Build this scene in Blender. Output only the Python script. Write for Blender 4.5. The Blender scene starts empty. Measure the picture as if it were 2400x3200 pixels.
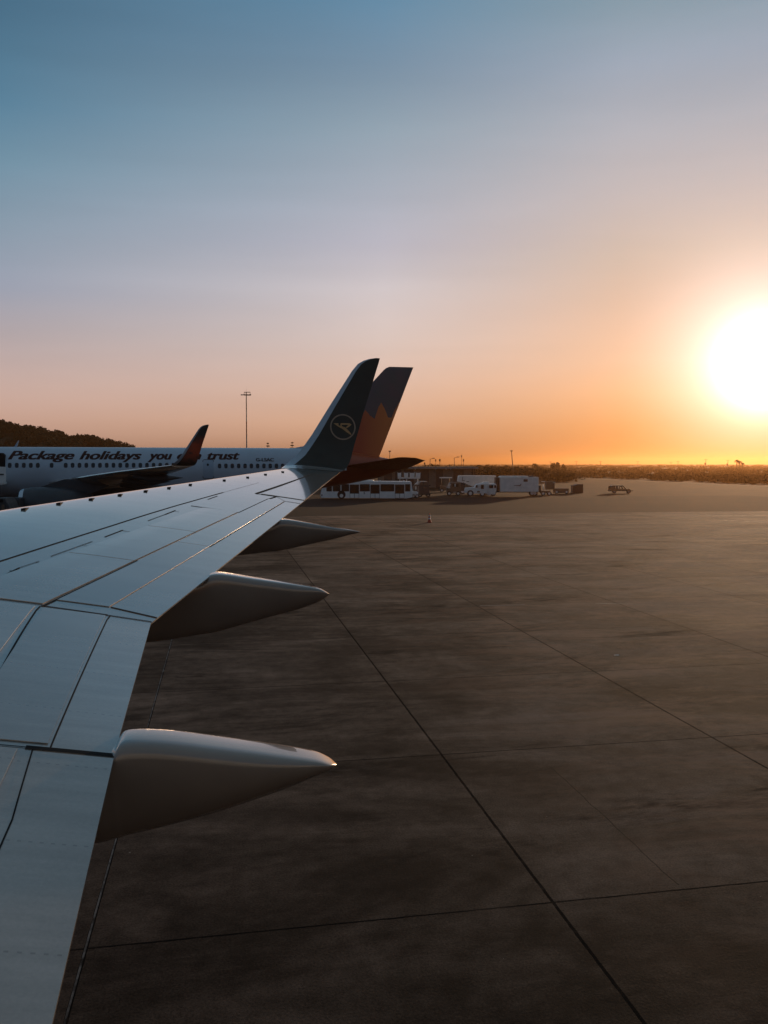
import bpy, bmesh, math, random
from mathutils import Vector, Matrix
random.seed(7)
SC = bpy.context.scene
COL = SC.collection
R = math.radians

# ------------------------------------------------------------------ camera
CAMZ = 4.913
PITCH = math.atan(153/2700)
cam = bpy.data.cameras.new('camera')
cam.sensor_fit = 'VERTICAL'; cam.sensor_height = 36; cam.lens = 36*2700/3200
cam.clip_start = 0.05; cam.clip_end = 90000
camo = bpy.data.objects.new('camera', cam); COL.objects.link(camo)
camo.location = (0, 0, CAMZ); camo.rotation_euler = (R(90)-PITCH, 0, 0)
SC.camera = camo

def ray(u, v):
    dx, dy = (u-1200)/2700, (1600-v)/2700
    return Vector((dx, math.cos(PITCH)+dy*math.sin(PITCH), -math.sin(PITCH)+dy*math.cos(PITCH)))
def at(u, v, Y):                       # the point seen at a photograph pixel at depth Y
    r = ray(u, v); k = Y/r.y
    return Vector((k*r.x, Y, CAMZ+k*r.z))

# ------------------------------------------------------------------ light, sky, exposure
SUN = ray(2390, 1140).normalized()
SUN_EL = math.asin(SUN.z); SUN_AZ = math.atan2(SUN.x, SUN.y)
sl = bpy.data.lights.new('sun', 'SUN'); sl.energy = 2.5; sl.angle = R(0.6); sl.color = (1.0, 0.65, 0.38)
slo = bpy.data.objects.new('sun', sl); COL.objects.link(slo)
slo.rotation_euler = SUN.to_track_quat('Z', 'Y').to_euler(); slo.location = (40, 100, 60)
SC.view_settings.view_transform = 'Standard'; SC.view_settings.look = 'None'
SC.view_settings.exposure = 0.0; SC.view_settings.gamma = 1.0
SC.view_settings.use_curve_mapping = False

def lin(c):
    return tuple(((x/255)/12.92 if x/255 <= .04045 else ((x/255+.055)/1.055)**2.4) for x in c)

class NT:                              # small node helper
    def __init__(s, tree): s.t = tree; s.n = tree.nodes; s.l = tree.links
    def new(s, typ, **kw):
        n = s.n.new(typ)
        for k, v in kw.items(): setattr(n, k, v)
        return n
    def set(s, sock, v):
        if hasattr(v, 'node'): s.l.new(v, sock)
        elif v is not None: sock.default_value = v
    def math(s, op, a, b=None, c=None, clamp=False):
        n = s.new('ShaderNodeMath', operation=op, use_clamp=clamp)
        for i, v in enumerate((a, b, c)):
            if v is not None: s.set(n.inputs[i], v)
        return n.outputs[0]
    def vmath(s, op, a, b=None):
        n = s.new('ShaderNodeVectorMath', operation=op)
        s.set(n.inputs[0], a)
        if b is not None: s.set(n.inputs[1], b)
        return n.outputs['Value'] if op in ('DOT_PRODUCT', 'LENGTH', 'DISTANCE') else n.outputs[0]
    def mix(s, f, a, b, mode='MIX'):
        n = s.new('ShaderNodeMix', data_type='RGBA', blend_type=mode)
        s.set(n.inputs[0], f); s.set(n.inputs[6], a if hasattr(a, 'node') else tuple(a)+(1,)*(4-len(a)))
        s.set(n.inputs[7], b if hasattr(b, 'node') else tuple(b)+(1,)*(4-len(b)))
        return n.outputs[2]
    def ramp(s, f, stops, mode='LINEAR'):
        n = s.new('ShaderNodeValToRGB'); cr = n.color_ramp; cr.interpolation = mode
        stops = sorted(stops, key=lambda q: q[0])
        while len(cr.elements) < len(stops): cr.elements.new(1.0)
        for e, (p, c) in zip(cr.elements, stops):
            e.position = p
        for e, (p, c) in zip(cr.elements, stops):
            e.color = tuple(c)+(1,) if hasattr(c, '__len__') else (c, c, c, 1)
        s.set(n.inputs[0], f); return n.outputs[0]
    def maprange(s, v, a, b, c=0, d=1):
        n = s.new('ShaderNodeMapRange'); n.clamp = True
        s.set(n.inputs[0], v)
        for i, x in enumerate((a, b, c, d)): n.inputs[i+1].default_value = x
        return n.outputs[0]
    def noise(s, vec, scale, detail=4, rough=.55, dist=0):
        n = s.new('ShaderNodeTexNoise'); s.set(n.inputs['Vector'], vec)
        n.inputs['Scale'].default_value = scale; n.inputs['Detail'].default_value = detail
        n.inputs['Roughness'].default_value = rough; n.inputs['Distortion'].default_value = dist
        return n.outputs[0]
    def mapping(s, vec, loc=(0, 0, 0), rot=(0, 0, 0), scale=(1, 1, 1)):
        n = s.new('ShaderNodeMapping'); s.set(n.inputs[0], vec)
        n.inputs[1].default_value = loc; n.inputs[2].default_value = rot; n.inputs[3].default_value = scale
        return n.outputs[0]

w = bpy.data.worlds.new('World'); SC.world = w; w.use_nodes = True
T = NT(w.node_tree); T.n.clear()
tc = T.new('ShaderNodeTexCoord').outputs['Generated']
dirn = T.vmath('NORMALIZE', tc)
sep = T.new('ShaderNodeSeparateXYZ'); T.l.new(dirn, sep.inputs[0])
elev = sep.outputs[2]
flat = T.vmath('NORMALIZE', T.vmath('MULTIPLY', dirn, (1, 1, 0)))
sh = Vector((SUN.x, SUN.y, 0)).normalized()
delta = T.math('MULTIPLY', T.math('ARCCOSINE', T.vmath('DOT_PRODUCT', flat, tuple(sh))), 180/math.pi)
gam = T.math('MULTIPLY', T.math('ARCCOSINE', T.math('MINIMUM', T.vmath('DOT_PRODUCT', dirn, tuple(SUN)), 0.999999)), 180/math.pi)
def zof(u, v): return ray(u, v).normalized().z
def col_ramp(u, stops, zenith):
    # elevation (sine) mapped 0..1 over -0.02..1
    L = [((zof(u, y)+.02)/1.02, lin(c)) for y, c in stops]
    L.append((0.0, lin(stops[-1][1])))
    L.append((0.72, lin(zenith))); L.append((1.0, lin(zenith)))
    return T.ramp(e01, L)
e01 = T.math('DIVIDE', T.math('ADD', elev, .02), 1.02)
RA = col_ramp(30, [(0, (68, 106, 131)), (320, (85, 125, 150)), (500, (108, 140, 160)), (700, (132, 150, 167)), (900, (152, 157, 173)),
                   (1050, (178, 165, 168)), (1200, (198, 170, 162)), (1320, (202, 164, 148)), (1440, (204, 162, 142))], (84, 106, 124))
RM = col_ramp(1200, [(0, (92, 131, 158)), (200, (113, 139, 161)), (400, (138, 157, 172)), (600, (160, 168, 182)), (760, (178, 177, 190)),
                     (900, (198, 190, 194)), (1060, (208, 190, 185)), (1200, (211, 180, 166)), (1320, (208, 166, 142)), (1440, (184, 136, 108))], (86, 108, 126))
RB = col_ramp(1930, [(0, (122, 145, 160)), (200, (146, 159, 176)), (400, (163, 167, 178)), (600, (176, 170, 174)), (800, (184, 168, 160)),
                     (1000, (194, 163, 147)), (1130, (203, 164, 142)), (1230, (198, 148, 116)), (1330, (166, 108, 72)), (1440, (104, 50, 26))], (90, 112, 128))
RO = T.ramp(e01, [(0, lin((72, 68, 70))), (.12, lin((72, 78, 90))), (.3, lin((72, 92, 118))), (.72, lin((84, 104, 120))), (1, lin((90, 108, 122)))])
c1 = T.mix(T.maprange(delta, 8.5, 23.6), RB, RM)
c2 = T.mix(T.maprange(delta, 23.6, 47), c1, RA)
c3 = T.mix(T.maprange(delta, 50, 130), c2, RO)
veil = T.noise(T.mapping(dirn, rot=(0, R(12), 0), scale=(1.2, 1.2, 9)), 1.6, 5, .55, .3)
c3 = T.mix(1.0, c3, T.maprange(veil, .3, .7, .955, 1.045), 'MULTIPLY')
def glow(width, power, colr):
    g = T.math('POWER', math.e, T.math('MULTIPLY', T.math('POWER', T.math('DIVIDE', gam, width), power), -1))
    return T.mix(1.0, tuple(colr), g, 'MULTIPLY')
add = T.mix(1.0, c3, glow(7.5, 1.2, (.12, .10, .115)), 'ADD')
add = T.mix(1.0, add, glow(4.9, 2.2, (.62, .60, .62)), 'ADD')
add = T.mix(1.0, add, glow(2.0, 2.0, (3.0, 2.7, 2.2)), 'ADD')
bg1 = T.new('ShaderNodeBackground'); T.l.new(add, bg1.inputs[0]); bg1.inputs[1].default_value = 1.04
sky = T.new('ShaderNodeTexSky', sky_type='NISHITA'); sky.sun_disc = False
sky.sun_elevation = SUN_EL; sky.sun_rotation = SUN_AZ; sky.dust_density = 2.0; sky.altitude = 5
bg2 = T.new('ShaderNodeBackground'); T.l.new(sky.outputs[0], bg2.inputs[0]); bg2.inputs[1].default_value = .006
ads = T.new('ShaderNodeAddShader'); T.l.new(bg1.outputs[0], ads.inputs[0]); T.l.new(bg2.outputs[0], ads.inputs[1])
wo = T.new('ShaderNodeOutputWorld'); T.l.new(ads.outputs[0], wo.inputs[0])

# ------------------------------------------------------------------ materials
def mat(name, color, rough=.5, metal=0, spec=.5, var=0, vscale=3, coat=0, bump=0, bscale=30, emit=None):
    m = bpy.data.materials.new(name); m.use_nodes = True
    t = NT(m.node_tree); b = t.n['Principled BSDF']
    b.inputs['Roughness'].default_value = rough; b.inputs['Metallic'].default_value = metal
    b.inputs['Specular IOR Level'].default_value = spec; b.inputs['Coat Weight'].default_value = coat
    b.inputs['Base Color'].default_value = tuple(color)+(1,)
    oc = t.new('ShaderNodeTexCoord').outputs['Object']
    if var:
        n = t.noise(oc, vscale, 6, .6)
        f = t.maprange(n, .3, .7, 1-var, 1+var*.6)
        t.l.new(t.mix(1.0, tuple(color), f, 'MULTIPLY'), b.inputs['Base Color'])
        t.l.new(t.maprange(n, .3, .7, min(1, rough*1.25), rough*.8), b.inputs['Roughness'])
    if bump:
        bn = t.new('ShaderNodeBump'); bn.inputs['Strength'].default_value = bump; bn.inputs['Distance'].default_value = .02
        t.l.new(t.noise(oc, bscale, 4), bn.inputs['Height']); t.l.new(bn.outputs[0], b.inputs['Normal'])
    return m
M = {}
def wing_mat(kk=1.0):
    m = mat('grey_wing_enamel', (.46, .50, .54), .24)
    t = NT(m.node_tree); b = t.n['Principled BSDF']
    oc = t.new('ShaderNodeTexCoord').outputs['Object']
    big = t.noise(oc, .9, 6, .6)
    strk = t.noise(t.mapping(oc, scale=(.35, 5, 1)), 1.6, 6, .6)       # grime drawn out along the airflow
    spk = t.noise(oc, 55, 3, .7)
    f = t.math('MULTIPLY', t.maprange(big, .3, .7, .86, 1.08), t.maprange(strk, .35, .7, 1.05, .84))
    f = t.math('MULTIPLY', f, t.maprange(spk, .3, .7, .93, 1.05))
    sx = t.new('ShaderNodeSeparateXYZ'); t.l.new(oc, sx.inputs[0])
    row = t.math('LESS_THAN', t.math('PINGPONG', sx.outputs[1], .31), .0045); dot = t.math('LESS_THAN', t.math('PINGPONG', sx.outputs[0], .022), .008)
    f = t.math('MULTIPLY', f, t.math('SUBTRACT', 1, t.math('MULTIPLY', t.math('MULTIPLY', row, dot), .28)))
    t.l.new(t.mix(1.0, (.47*kk, .42*kk, .365*kk), f, 'MULTIPLY'), b.inputs['Base Color']); b.inputs['Metallic'].default_value = .35
    b.inputs['Coat Weight'].default_value = 1.0; b.inputs['Coat Roughness'].default_value = .05; b.inputs['Coat IOR'].default_value = 1.6
    t.l.new(t.math('ADD', t.maprange(strk, .3, .7, .09, .16), t.math('MULTIPLY', spk, .03)), b.inputs['Roughness'])
    bn = t.new('ShaderNodeBump'); bn.inputs['Strength'].default_value = .012; bn.inputs['Distance'].default_value = .03
    t.l.new(t.noise(t.mapping(oc, scale=(1, .5, 1)), 1.8, 2), bn.inputs['Height']); t.l.new(bn.outputs[0], b.inputs['Normal'])
    return m
M['wing'] = wing_mat(); M['wing_b'] = wing_mat(.86); M['wing_c'] = wing_mat(1.07)
M['gap'] = mat('dark_panel_gap', (.022, .021, .02), .8, spec=.1)
M['metal'] = mat('bare_leading_edge', (.42, .46, .50), .38, metal=.35, var=.1)
M['winglet'] = mat('charcoal_winglet_paint', (.050, .044, .033), .55, spec=.25, var=.12, vscale=2)
M['gold'] = mat('gold_emblem_paint', (.50, .27, .10), .5, var=.15, vscale=20)
M['goldring'] = mat('pale_gold_ring_paint', (.34, .23, .15), .5, var=.2, vscale=20)
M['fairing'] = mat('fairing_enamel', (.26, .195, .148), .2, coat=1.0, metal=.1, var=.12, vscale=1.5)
M['silver'] = mat('silver_fuselage_paint', (.36, .44, .52), .30, var=.06, vscale=1.2)
M['white'] = mat('white_vehicle_paint', (.86, .83, .78), .42, var=.12, vscale=1.3)
M['offwhite'] = mat('weathered_offwhite_paint', (.80, .76, .70), .5, var=.18, vscale=1.2)
M['glass'] = mat('dark_window_glass', (.015, .017, .018), .12, spec=.5)
M['black'] = mat('black_rubber', (.012, .012, .012), .8)
M['darkmetal'] = mat('dark_painted_steel', (.045, .045, .045), .55, var=.2)
M['engine'] = mat('engine_cowl_paint', (.05, .055, .06), .45, var=.1)
M['lip'] = mat('polished_cowl_lip', (.62, .66, .70), .22, metal=.8)
M['red'] = mat('red_tail_paint', (.20, .05, .025), .6, spec=.2, var=.08)
M['lettering'] = mat('dark_red_lettering', (.045, .014, .010), .6, spec=.2)
M['regmark'] = mat('black_lettering', (.015, .015, .016), .5)
M['redband'] = mat('red_band_paint', (.35, .03, .02), .5, var=.1)
M['whiteband'] = mat('grey_galvanised_pole', (.30, .28, .26), .5, var=.1)
M['brown'] = mat('brown_pole_paint', (.10, .055, .035), .7, var=.15)
M['conc'] = mat('plaster_wall', (.20, .16, .12), .9, var=.25, vscale=1.2, bump=.2)
M['roof'] = mat('flat_roof_felt', (.07, .06, .05), .9, var=.2)
M['shut'] = mat('dark_roller_shutter', (.03, .027, .025), .6, var=.15)
M['orange'] = mat('orange_plastic', (.55, .06, .02), .5, var=.1)
M['reflect'] = mat('white_reflective_band', (.7, .7, .68), .4)
M['leaf'] = mat('dark_pine_foliage', (.026, .036, .020), 1, var=.35, vscale=.25, spec=.1)
M['leafdry'] = mat('dry_scrub_foliage', (.040, .030, .016), 1, var=.15, vscale=.1, spec=.1)
M['palm'] = mat('palm_frond_green', (.035, .035, .015), .8, var=.2)
M['trunk'] = mat('tree_bark', (.05, .035, .025), .9, var=.2)
M['lampglass'] = mat('floodlight_glass', (.25, .25, .24), .2)
M['paper'] = mat('white_paper_and_lit_glass', (.75, .66, .56), .8)  # also on vehicle glass, its bright lit look painted in
M['carpaint'] = mat('faded_brown_car_paint', (.30, .19, .11), .6, var=.2)
M['tan'] = mat('faded_tan_paint', (.16, .10, .06), .6, var=.2)
def jet_fin_mat():
    m = mat('blue_fin_with_orange_flames', (.04, .06, .07), .42)
    t = NT(m.node_tree); b = t.n['Principled BSDF']
    oc = t.new('ShaderNodeTexCoord').outputs['Object']
    sp = t.new('ShaderNodeSeparateXYZ'); t.l.new(oc, sp.inputs[0])
    pts = [(19.6, 9.9), (20.1, 8.9), (20.47, 9.4), (20.85, 8.98), (21.27, 8.66), (21.61, 9.66), (21.86, 10.05), (22.15, 9.58), (22.47, 8.80), (22.8, 8.80), (23.05, 9.43), (23.45, 10.1)]
    h = t.ramp(t.math('DIVIDE', t.math('SUBTRACT', sp.outputs[0], 19), 5), [((x-19)/5, z/12) for x, z in pts])
    n = t.noise(oc, 5, 3)
    zz = t.math('ADD', t.math('DIVIDE', sp.outputs[2], 12), t.math('MULTIPLY', t.math('SUBTRACT', n, .5), .01))
    f = t.math('GREATER_THAN', zz, h)
    warm = t.mix(t.maprange(sp.outputs[0], 20, 22.3), (.46, .085, .035), (.70, .21, .055))  # flames turn brighter aft: sun glare put into the colour
    cool = t.mix(t.maprange(t.noise(oc, .9, 3), .35, .65), (.07, .095, .10), (.09, .088, .105))
    t.l.new(t.mix(f, warm, cool), b.inputs['Base Color'])
    return m
M['fin'] = jet_fin_mat()
def jet_winglet_mat():
    m = mat('charcoal_winglet_with_red_flash', (.04, .04, .035), .45)
    t = NT(m.node_tree); b = t.n['Principled BSDF']
    oc = t.new('ShaderNodeTexCoord').outputs['Object']
    sp = t.new('ShaderNodeSeparateXYZ'); t.l.new(oc, sp.inputs[0])
    up = t.math('SUBTRACT', sp.outputs[2], t.math('MULTIPLY', t.math('SUBTRACT', sp.outputs[0], 6.2), .8))
    band = t.math('MULTIPLY', t.maprange(sp.outputs[2], 4.9, 5.5), t.maprange(sp.outputs[2], 6.55, 6.05))
    f = t.math('MULTIPLY', band, t.maprange(t.noise(oc, 2.5, 2), .3, .55))
    side = t.maprange(t.math('SUBTRACT', sp.outputs[0], t.math('MULTIPLY', sp.outputs[2], .55)), 2.4, 2.9)
    t.l.new(t.mix(t.math('MULTIPLY', f, side), (.045, .046, .040), (.50, .075, .03)), b.inputs['Base Color'])
    return m
M['jwinglet'] = jet_winglet_mat()
def jet_fus_mat():
    m = mat('silver_fuselage_with_red_tail', (.36, .43, .50), .32)
    t = NT(m.node_tree); b = t.n['Principled BSDF']
    oc = t.new('ShaderNodeTexCoord').outputs['Object']
    sp = t.new('ShaderNodeSeparateXYZ'); t.l.new(oc, sp.inputs[0])
    n = t.noise(oc, .8, 5)
    red = t.math('GREATER_THAN', t.math('ADD', sp.outputs[0], t.math('MULTIPLY', sp.outputs[2], -.9)), 12.1)
    belly_tone = t.maprange(sp.outputs[2], 2.3, 3.2, .35, 0)  # fuselage colour darker and greyer towards the belly
    base = t.mix(belly_tone, (.48, .54, .60), (.12, .12, .12))
    base = t.mix(t.maprange(n, .35, .65, 0, .25), base, (.34, .39, .43))
    t.l.new(t.mix(red, base, t.mix(t.maprange(sp.outputs[2], 4.4, 5.6), (.20, .035, .018), (.42, .09, .035))), b.inputs['Base Color'])
    return m
M['jfus'] = jet_fus_mat()

# ------------------------------------------------------------------ mesh builder
class MB:
    def __init__(s): s.v = []; s.f = []; s.m = []; s.sm = []
    def add(s, vs, fs, mi=0, smooth=False):
        o = len(s.v); s.v += [tuple(x) for x in vs]
        for k, f in enumerate(fs):
            s.f.append(tuple(o+i for i in f)); s.m.append(mi[k] if isinstance(mi, list) else mi); s.sm.append(smooth)
        return s
    def box(s, x0, x1, y0, y1, z0, z1, mi=0, bev=0):
        if bev:
            b = bev; P = [(x0+b, z0), (x1-b, z0), (x1, z0+b), (x1, z1-b), (x1-b, z1), (x0+b, z1), (x0, z1-b), (x0, z0+b)]
            return s.prism(P, y0, y1, mi)
        V = [(x, y, z) for z in (z0, z1) for y in (y0, y1) for x in (x0, x1)]
        return s.add(V, [(0, 2, 3, 1), (4, 5, 7, 6), (0, 1, 5, 4), (2, 6, 7, 3), (0, 4, 6, 2), (1, 3, 7, 5)], mi)
    def prism(s, P, y0, y1, mi=0):        # side outline (x, z) carried from y0 to y1, ends chamfered
        n = len(P)
        cx = sum(p[0] for p in P)/n; cz = sum(p[1] for p in P)/n
        c = min(.05, abs(y1-y0)*.1)
        def ring(y, k):
            return [(cx+(x-cx)*k, y, cz+(z-cz)*k) for x, z in P]
        ex = max(abs(p[0]-cx) for p in P); k = 1-c/max(ex, .2)
        rs = [ring(y0, k), ring(y0+c, 1), ring(y1-c, 1), ring(y1, k)]
        V = sum(rs, []); F = []
        for r in range(3):
            for i in range(n):
                j = (i+1) % n; F.append((r*n+i, r*n+j, (r+1)*n+j, (r+1)*n+i))
        F.append(tuple(range(n-1, -1, -1))); F.append(tuple(3*n+i for i in range(n)))
        return s.add(V, F, mi)
    def tube(s, p0, p1, r0, r1=None, n=10, mi=0, smooth=True):
        r1 = r0 if r1 is None else r1
        p0 = Vector(p0); p1 = Vector(p1); d = (p1-p0).normalized()
        a = d.cross(Vector((0, 0, 1)) if abs(d.z) < .9 else Vector((1, 0, 0))).normalized(); b = d.cross(a)
        V = [p+a*r*math.cos(2*math.pi*i/n)+b*r*math.sin(2*math.pi*i/n) for p, r in ((p0, r0), (p1, r1)) for i in range(n)]
        s.add(V, [(i, (i+1) % n, n+(i+1) % n, n+i) for i in range(n)], mi, smooth)
        return s.add([V[i] for i in range(2*n)], [tuple(range(n-1, -1, -1)), tuple(range(n, 2*n))], mi)
    def loft(s, rings, mi=0, smooth=True, cap0=True, cap1=True, mf=None):
        n = len(rings[0]); V = [v for r in rings for v in r]; F = []; mm = []
        for k in range(len(rings)-1):
            for i in range(n):
                j = (i+1) % n; F.append((k*n+i, k*n+j, (k+1)*n+j, (k+1)*n+i)); mm.append(mf(k, i) if mf else mi)
        s.add(V, F, mm, smooth)
        if cap0: s.add(rings[0], [tuple(range(n-1, -1, -1))], mi)
        if cap1: s.add(rings[-1], [tuple(range(n))], mi)
        return s
    def build(s, name, mats, parent=None, loc=None):
        me = bpy.data.meshes.new(name); me.from_pydata(s.v, [], s.f)
        for m in (mats if isinstance(mats, (list, tuple)) else [mats]): me.materials.append(M[m] if isinstance(m, str) else m)
        me.polygons.foreach_set('material_index', s.m); me.polygons.foreach_set('use_smooth', s.sm)
        me.update()
        bm = bmesh.new(); bm.from_mesh(me); bmesh.ops.remove_doubles(bm, verts=bm.verts, dist=1e-5)
        bmesh.ops.recalc_face_normals(bm, faces=bm.faces) if len(bm.faces) < 40000 else None
        for e in bm.edges:
            if len(e.link_faces) == 2 and e.link_faces[0].normal.length and e.link_faces[1].normal.length:
                if e.link_faces[0].normal.angle(e.link_faces[1].normal, 0) > R(35): e.smooth = False
        bm.to_mesh(me); bm.free()
        o = bpy.data.objects.new(name, me); COL.objects.link(o)
        if parent: o.parent = parent
        if loc: o.location = loc
        return o

def tag(o, label=None, cat=None, group=None, kind=None):
    if label: o['label'] = label
    if cat: o['category'] = cat
    if group: o['group'] = group
    if kind: o['kind'] = kind
    return o
def thing(name, loc, label, cat, rz=0, group=None):
    o = bpy.data.objects.new(name, None); COL.objects.link(o)
    o.location = loc; o.rotation_euler = (0, 0, rz); o.empty_display_size = .5
    return tag(o, label, cat, group)

# ------------------------------------------------------------------ ground frame (slab joints run 10.65 degrees left of the view)
AG = R(10.65)
ca, sa = math.cos(AG), math.sin(AG)
def G(a, b, z=0):                     # a along the joints, b to the right
    return (-sa*a+ca*b, ca*a+sa*b, z)
def concrete_mat():
    m = mat('apron_concrete', (.05, .05, .05), .6)
    t = NT(m.node_tree); bs = t.n['Principled BSDF']
    oc = t.new('ShaderNodeTexCoord').outputs['Object']       # object frame: x = b, y = a
    sp = t.new('ShaderNodeSeparateXYZ'); t.l.new(oc, sp.inputs[0])
    wob = t.noise(oc, 6, 3)
    def joint(c, off, step, w, jw):
        d = t.math('SUBTRACT', c, off)
        d = t.math('ADD', d, t.math('MULTIPLY', t.math('SUBTRACT', wob, .5), .02))
        q = t.math('PINGPONG', d, step/2)
        return t.math('LESS_THAN', q, w)
    ja = joint(sp.outputs[0], 3.60, 5.0, .021, 0)
    jb = joint(sp.outputs[1], 8.90, 5.0, .015, 0)
    keepB = t.maprange(t.noise(t.mapping(oc, scale=(.12, .6, 1)), 1, 2), .34, .42)
    jall = t.math('MAXIMUM', ja, t.math('MULTIPLY', jb, keepB))
    pale = t.math('LESS_THAN', t.math('ABSOLUTE', t.math('ADD', sp.outputs[0], 1.405)), .010)
    crack = t.math('LESS_THAN', t.math('ABSOLUTE', t.math('ADD', t.math('SUBTRACT', sp.outputs[0], 5.19), t.math('MULTIPLY', t.math('SUBTRACT', t.noise(oc, 1.3, 3), .5), .10))), .010)
    crack = t.math('MULTIPLY', crack, t.math('MULTIPLY', t.math('GREATER_THAN', sp.outputs[1], 9.0), t.math('LESS_THAN', sp.outputs[1], 13.0)))
    cells = t.new('ShaderNodeTexWhiteNoise', noise_dimensions='3D')
    cx = t.math('FLOOR', t.math('DIVIDE', t.math('SUBTRACT', sp.outputs[0], 3.6), 5)); cy = t.math('FLOOR', t.math('DIVIDE', t.math('SUBTRACT', sp.outputs[1], 8.9), 5))
    cb = t.new('ShaderNodeCombineXYZ'); t.l.new(cx, cb.inputs[0]); t.l.new(cy, cb.inputs[1]); t.l.new(cb.outputs[0], cells.inputs[0])
    slab = t.maprange(cells.outputs[0], 0, 1, .80, 1.18)
    n1 = t.noise(oc, .22, 7, .62, .6)
    rub = t.noise(t.mapping(oc, rot=(0, 0, R(62)), scale=(.35, 1.2, 1)), .55, 7, .65, 1.2)      # tyre rubber swept in curves
    rub2 = t.noise(t.mapping(oc, rot=(0, 0, R(-38)), scale=(.3, 1.0, 1)), .5, 6, .6, .8)
    n3 = t.noise(oc, 3.2, 6, .7)
    n4 = t.noise(oc, 38, 3, .7)
    f = t.math('MULTIPLY', slab, t.maprange(n1, .36, .66, .45, 1.7))
    f = t.math('MULTIPLY', f, t.maprange(rub, .42, .60, .62, 1.25))
    f = t.math('MULTIPLY', f, t.maprange(rub2, .42, .62, .80, 1.12))
    f = t.math('MULTIPLY', f, t.maprange(n3, .3, .7, .66, 1.36))
    f = t.math('MULTIPLY', f, t.maprange(n4, .3, .7, .62, 1.42))
    base = t.mix(1.0, (.060, .043, .033), f, 'MULTIPLY')
    worn_glare = t.math('MULTIPLY', t.maprange(t.noise(t.mapping(oc, rot=(0, 0, R(40)), scale=(.5, 1.1, 1)), .55, 9, .78, .4), .47, .60), t.maprange(sp.outputs[0], 3.5, 8.5))
    base = t.mix(t.math('MULTIPLY', worn_glare, .75), base, (.19, .105, .068))  # worn patches, with the low sun's warm glare painted in towards the right
    oil = t.maprange(t.noise(t.mapping(oc, rot=(0, 0, R(-25)), scale=(.35, 1.2, 1)), .42, 8, .78, .5), .55, .64)
    base = t.mix(t.math('MULTIPLY', oil, .55), base, (.022, .018, .015))
    t.l.new(t.math('MULTIPLY', t.maprange(f, .4, 1.6, .05, .20), t.math('SUBTRACT', 1.1, t.math('MAXIMUM', oil, jall))), bs.inputs['Specular IOR Level'])
    base = t.mix(t.math('MULTIPLY', jall, t.maprange(wob, .25, .5, .55, 1)), base, (.008, .008, .008))
    base = t.mix(crack, base, (.01, .009, .008))
    base = t.mix(t.math('MULTIPLY', pale, t.maprange(wob, .3, .6)), base, (.20, .19, .18))
    chips = t.math('GREATER_THAN', t.noise(oc, 9, 2, .5), .80)
    base = t.mix(chips, base, (.30, .28, .25))
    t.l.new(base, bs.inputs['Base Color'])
    t.l.new(t.maprange(t.math('MULTIPLY', rub, n1), .15, .40, .85, .98), bs.inputs['Roughness'])
    bn = t.new('ShaderNodeBump'); bn.inputs['Strength'].default_value = .35; bn.inputs['Distance'].default_value = .01
    t.l.new(t.math('SUBTRACT', t.noise(oc, 30, 5, .7), t.math('MULTIPLY', jall, 2)), bn.inputs['Height']); t.l.new(bn.outputs[0], bs.inputs['Normal'])
    return m
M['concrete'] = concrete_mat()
def patchy(name, c1, c2, sc, rough=.8, stretch=(1, 1, 1), mark=None):
    m = mat(name, c1, rough); t = NT(m.node_tree); b = t.n['Principled BSDF']
    oc = t.mapping(t.new('ShaderNodeTexCoord').outputs['Object'], scale=stretch)
    f = t.maprange(t.noise(oc, sc, 7, .65, .4), .36, .64)
    g = t.maprange(t.noise(oc, sc*14, 4, .7), .3, .7, .8, 1.2)
    t.l.new(t.mix(1.0, t.mix(f, c1, c2), g, 'MULTIPLY'), b.inputs['Base Color'])
    b.inputs['Specular IOR Level'].default_value = .05
    return m
M['asphalt'] = patchy('worn_asphalt', (.014, .012, .010), (.026, .021, .017), .06, .97)
M['dry'] = patchy('dry_grass_field', (.034, .021, .012), (.056, .034, .019), .02, .95, (1, .35, 1))
M['earth'] = patchy('dark_scrubland', (.032, .024, .014), (.046, .034, .020), .01, .95)
M['hillside'] = patchy('dark_hillside', (.020, .024, .013), (.032, .034, .019), .05, .95)
M['track'] = patchy('pale_dirt_track', (.13, .09, .055), (.18, .125, .075), .2, .95)
M['water'] = mat('sea_water', (.10, .085, .07), .9, spec=.08, bump=.3, bscale=.4)
M['paintline'] = mat('faded_white_paint', (.10, .085, .07), .7, var=.5, vscale=2)

def sheet(name, a0, a1, b0, b1, z, m, kind='structure', nz=1):
    mb = MB()                         # object space: x = b, y = a, turned into the ground frame
    mb.add([(b0, a0, 0), (b1, a0, 0), (b1, a1, 0), (b0, a1, 0)], [(0, 1, 2, 3)])
    o = mb.build(name, m); o.location = (0, 0, z); o.rotation_euler = (0, 0, AG)
    return tag(o, kind=kind)
sheet('ground', -600, 2250, -2600, 3200, -.016, 'earth')
sheet('field', 118.6, 620, -420, 110.5, -.012, 'dry')
sheet('field', -500, 118.6, 60, 110.5, -.012, 'dry')
sheet('dirt_track', -500, 900, 111.0, 118.0, -.008, 'track')
sheet('asphalt_apron', 80.2, 119.0, -260, 78, -.004, 'asphalt')
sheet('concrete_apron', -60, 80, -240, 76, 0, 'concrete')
sea = MB(); sea.add([(-9500, 2200, 0), (9500, 2200, 0), (9500, 9000, 0), (-9500, 9000, 0)], [(0, 1, 2, 3)])
o = sea.build('sea', 'water'); o.location = (0, 0, -3); tag(o, kind='structure')
bank = MB()
nb = 90
pb = [(-2600+i*5800/nb, 2240+random.uniform(-20, 20)) for i in range(nb+1)]
V = []
for b, a in pb: V += [G(a-60, b, -.2), G(a, b, random.uniform(-.6, .9)), G(a+60, b, -4)]
F = []
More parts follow.
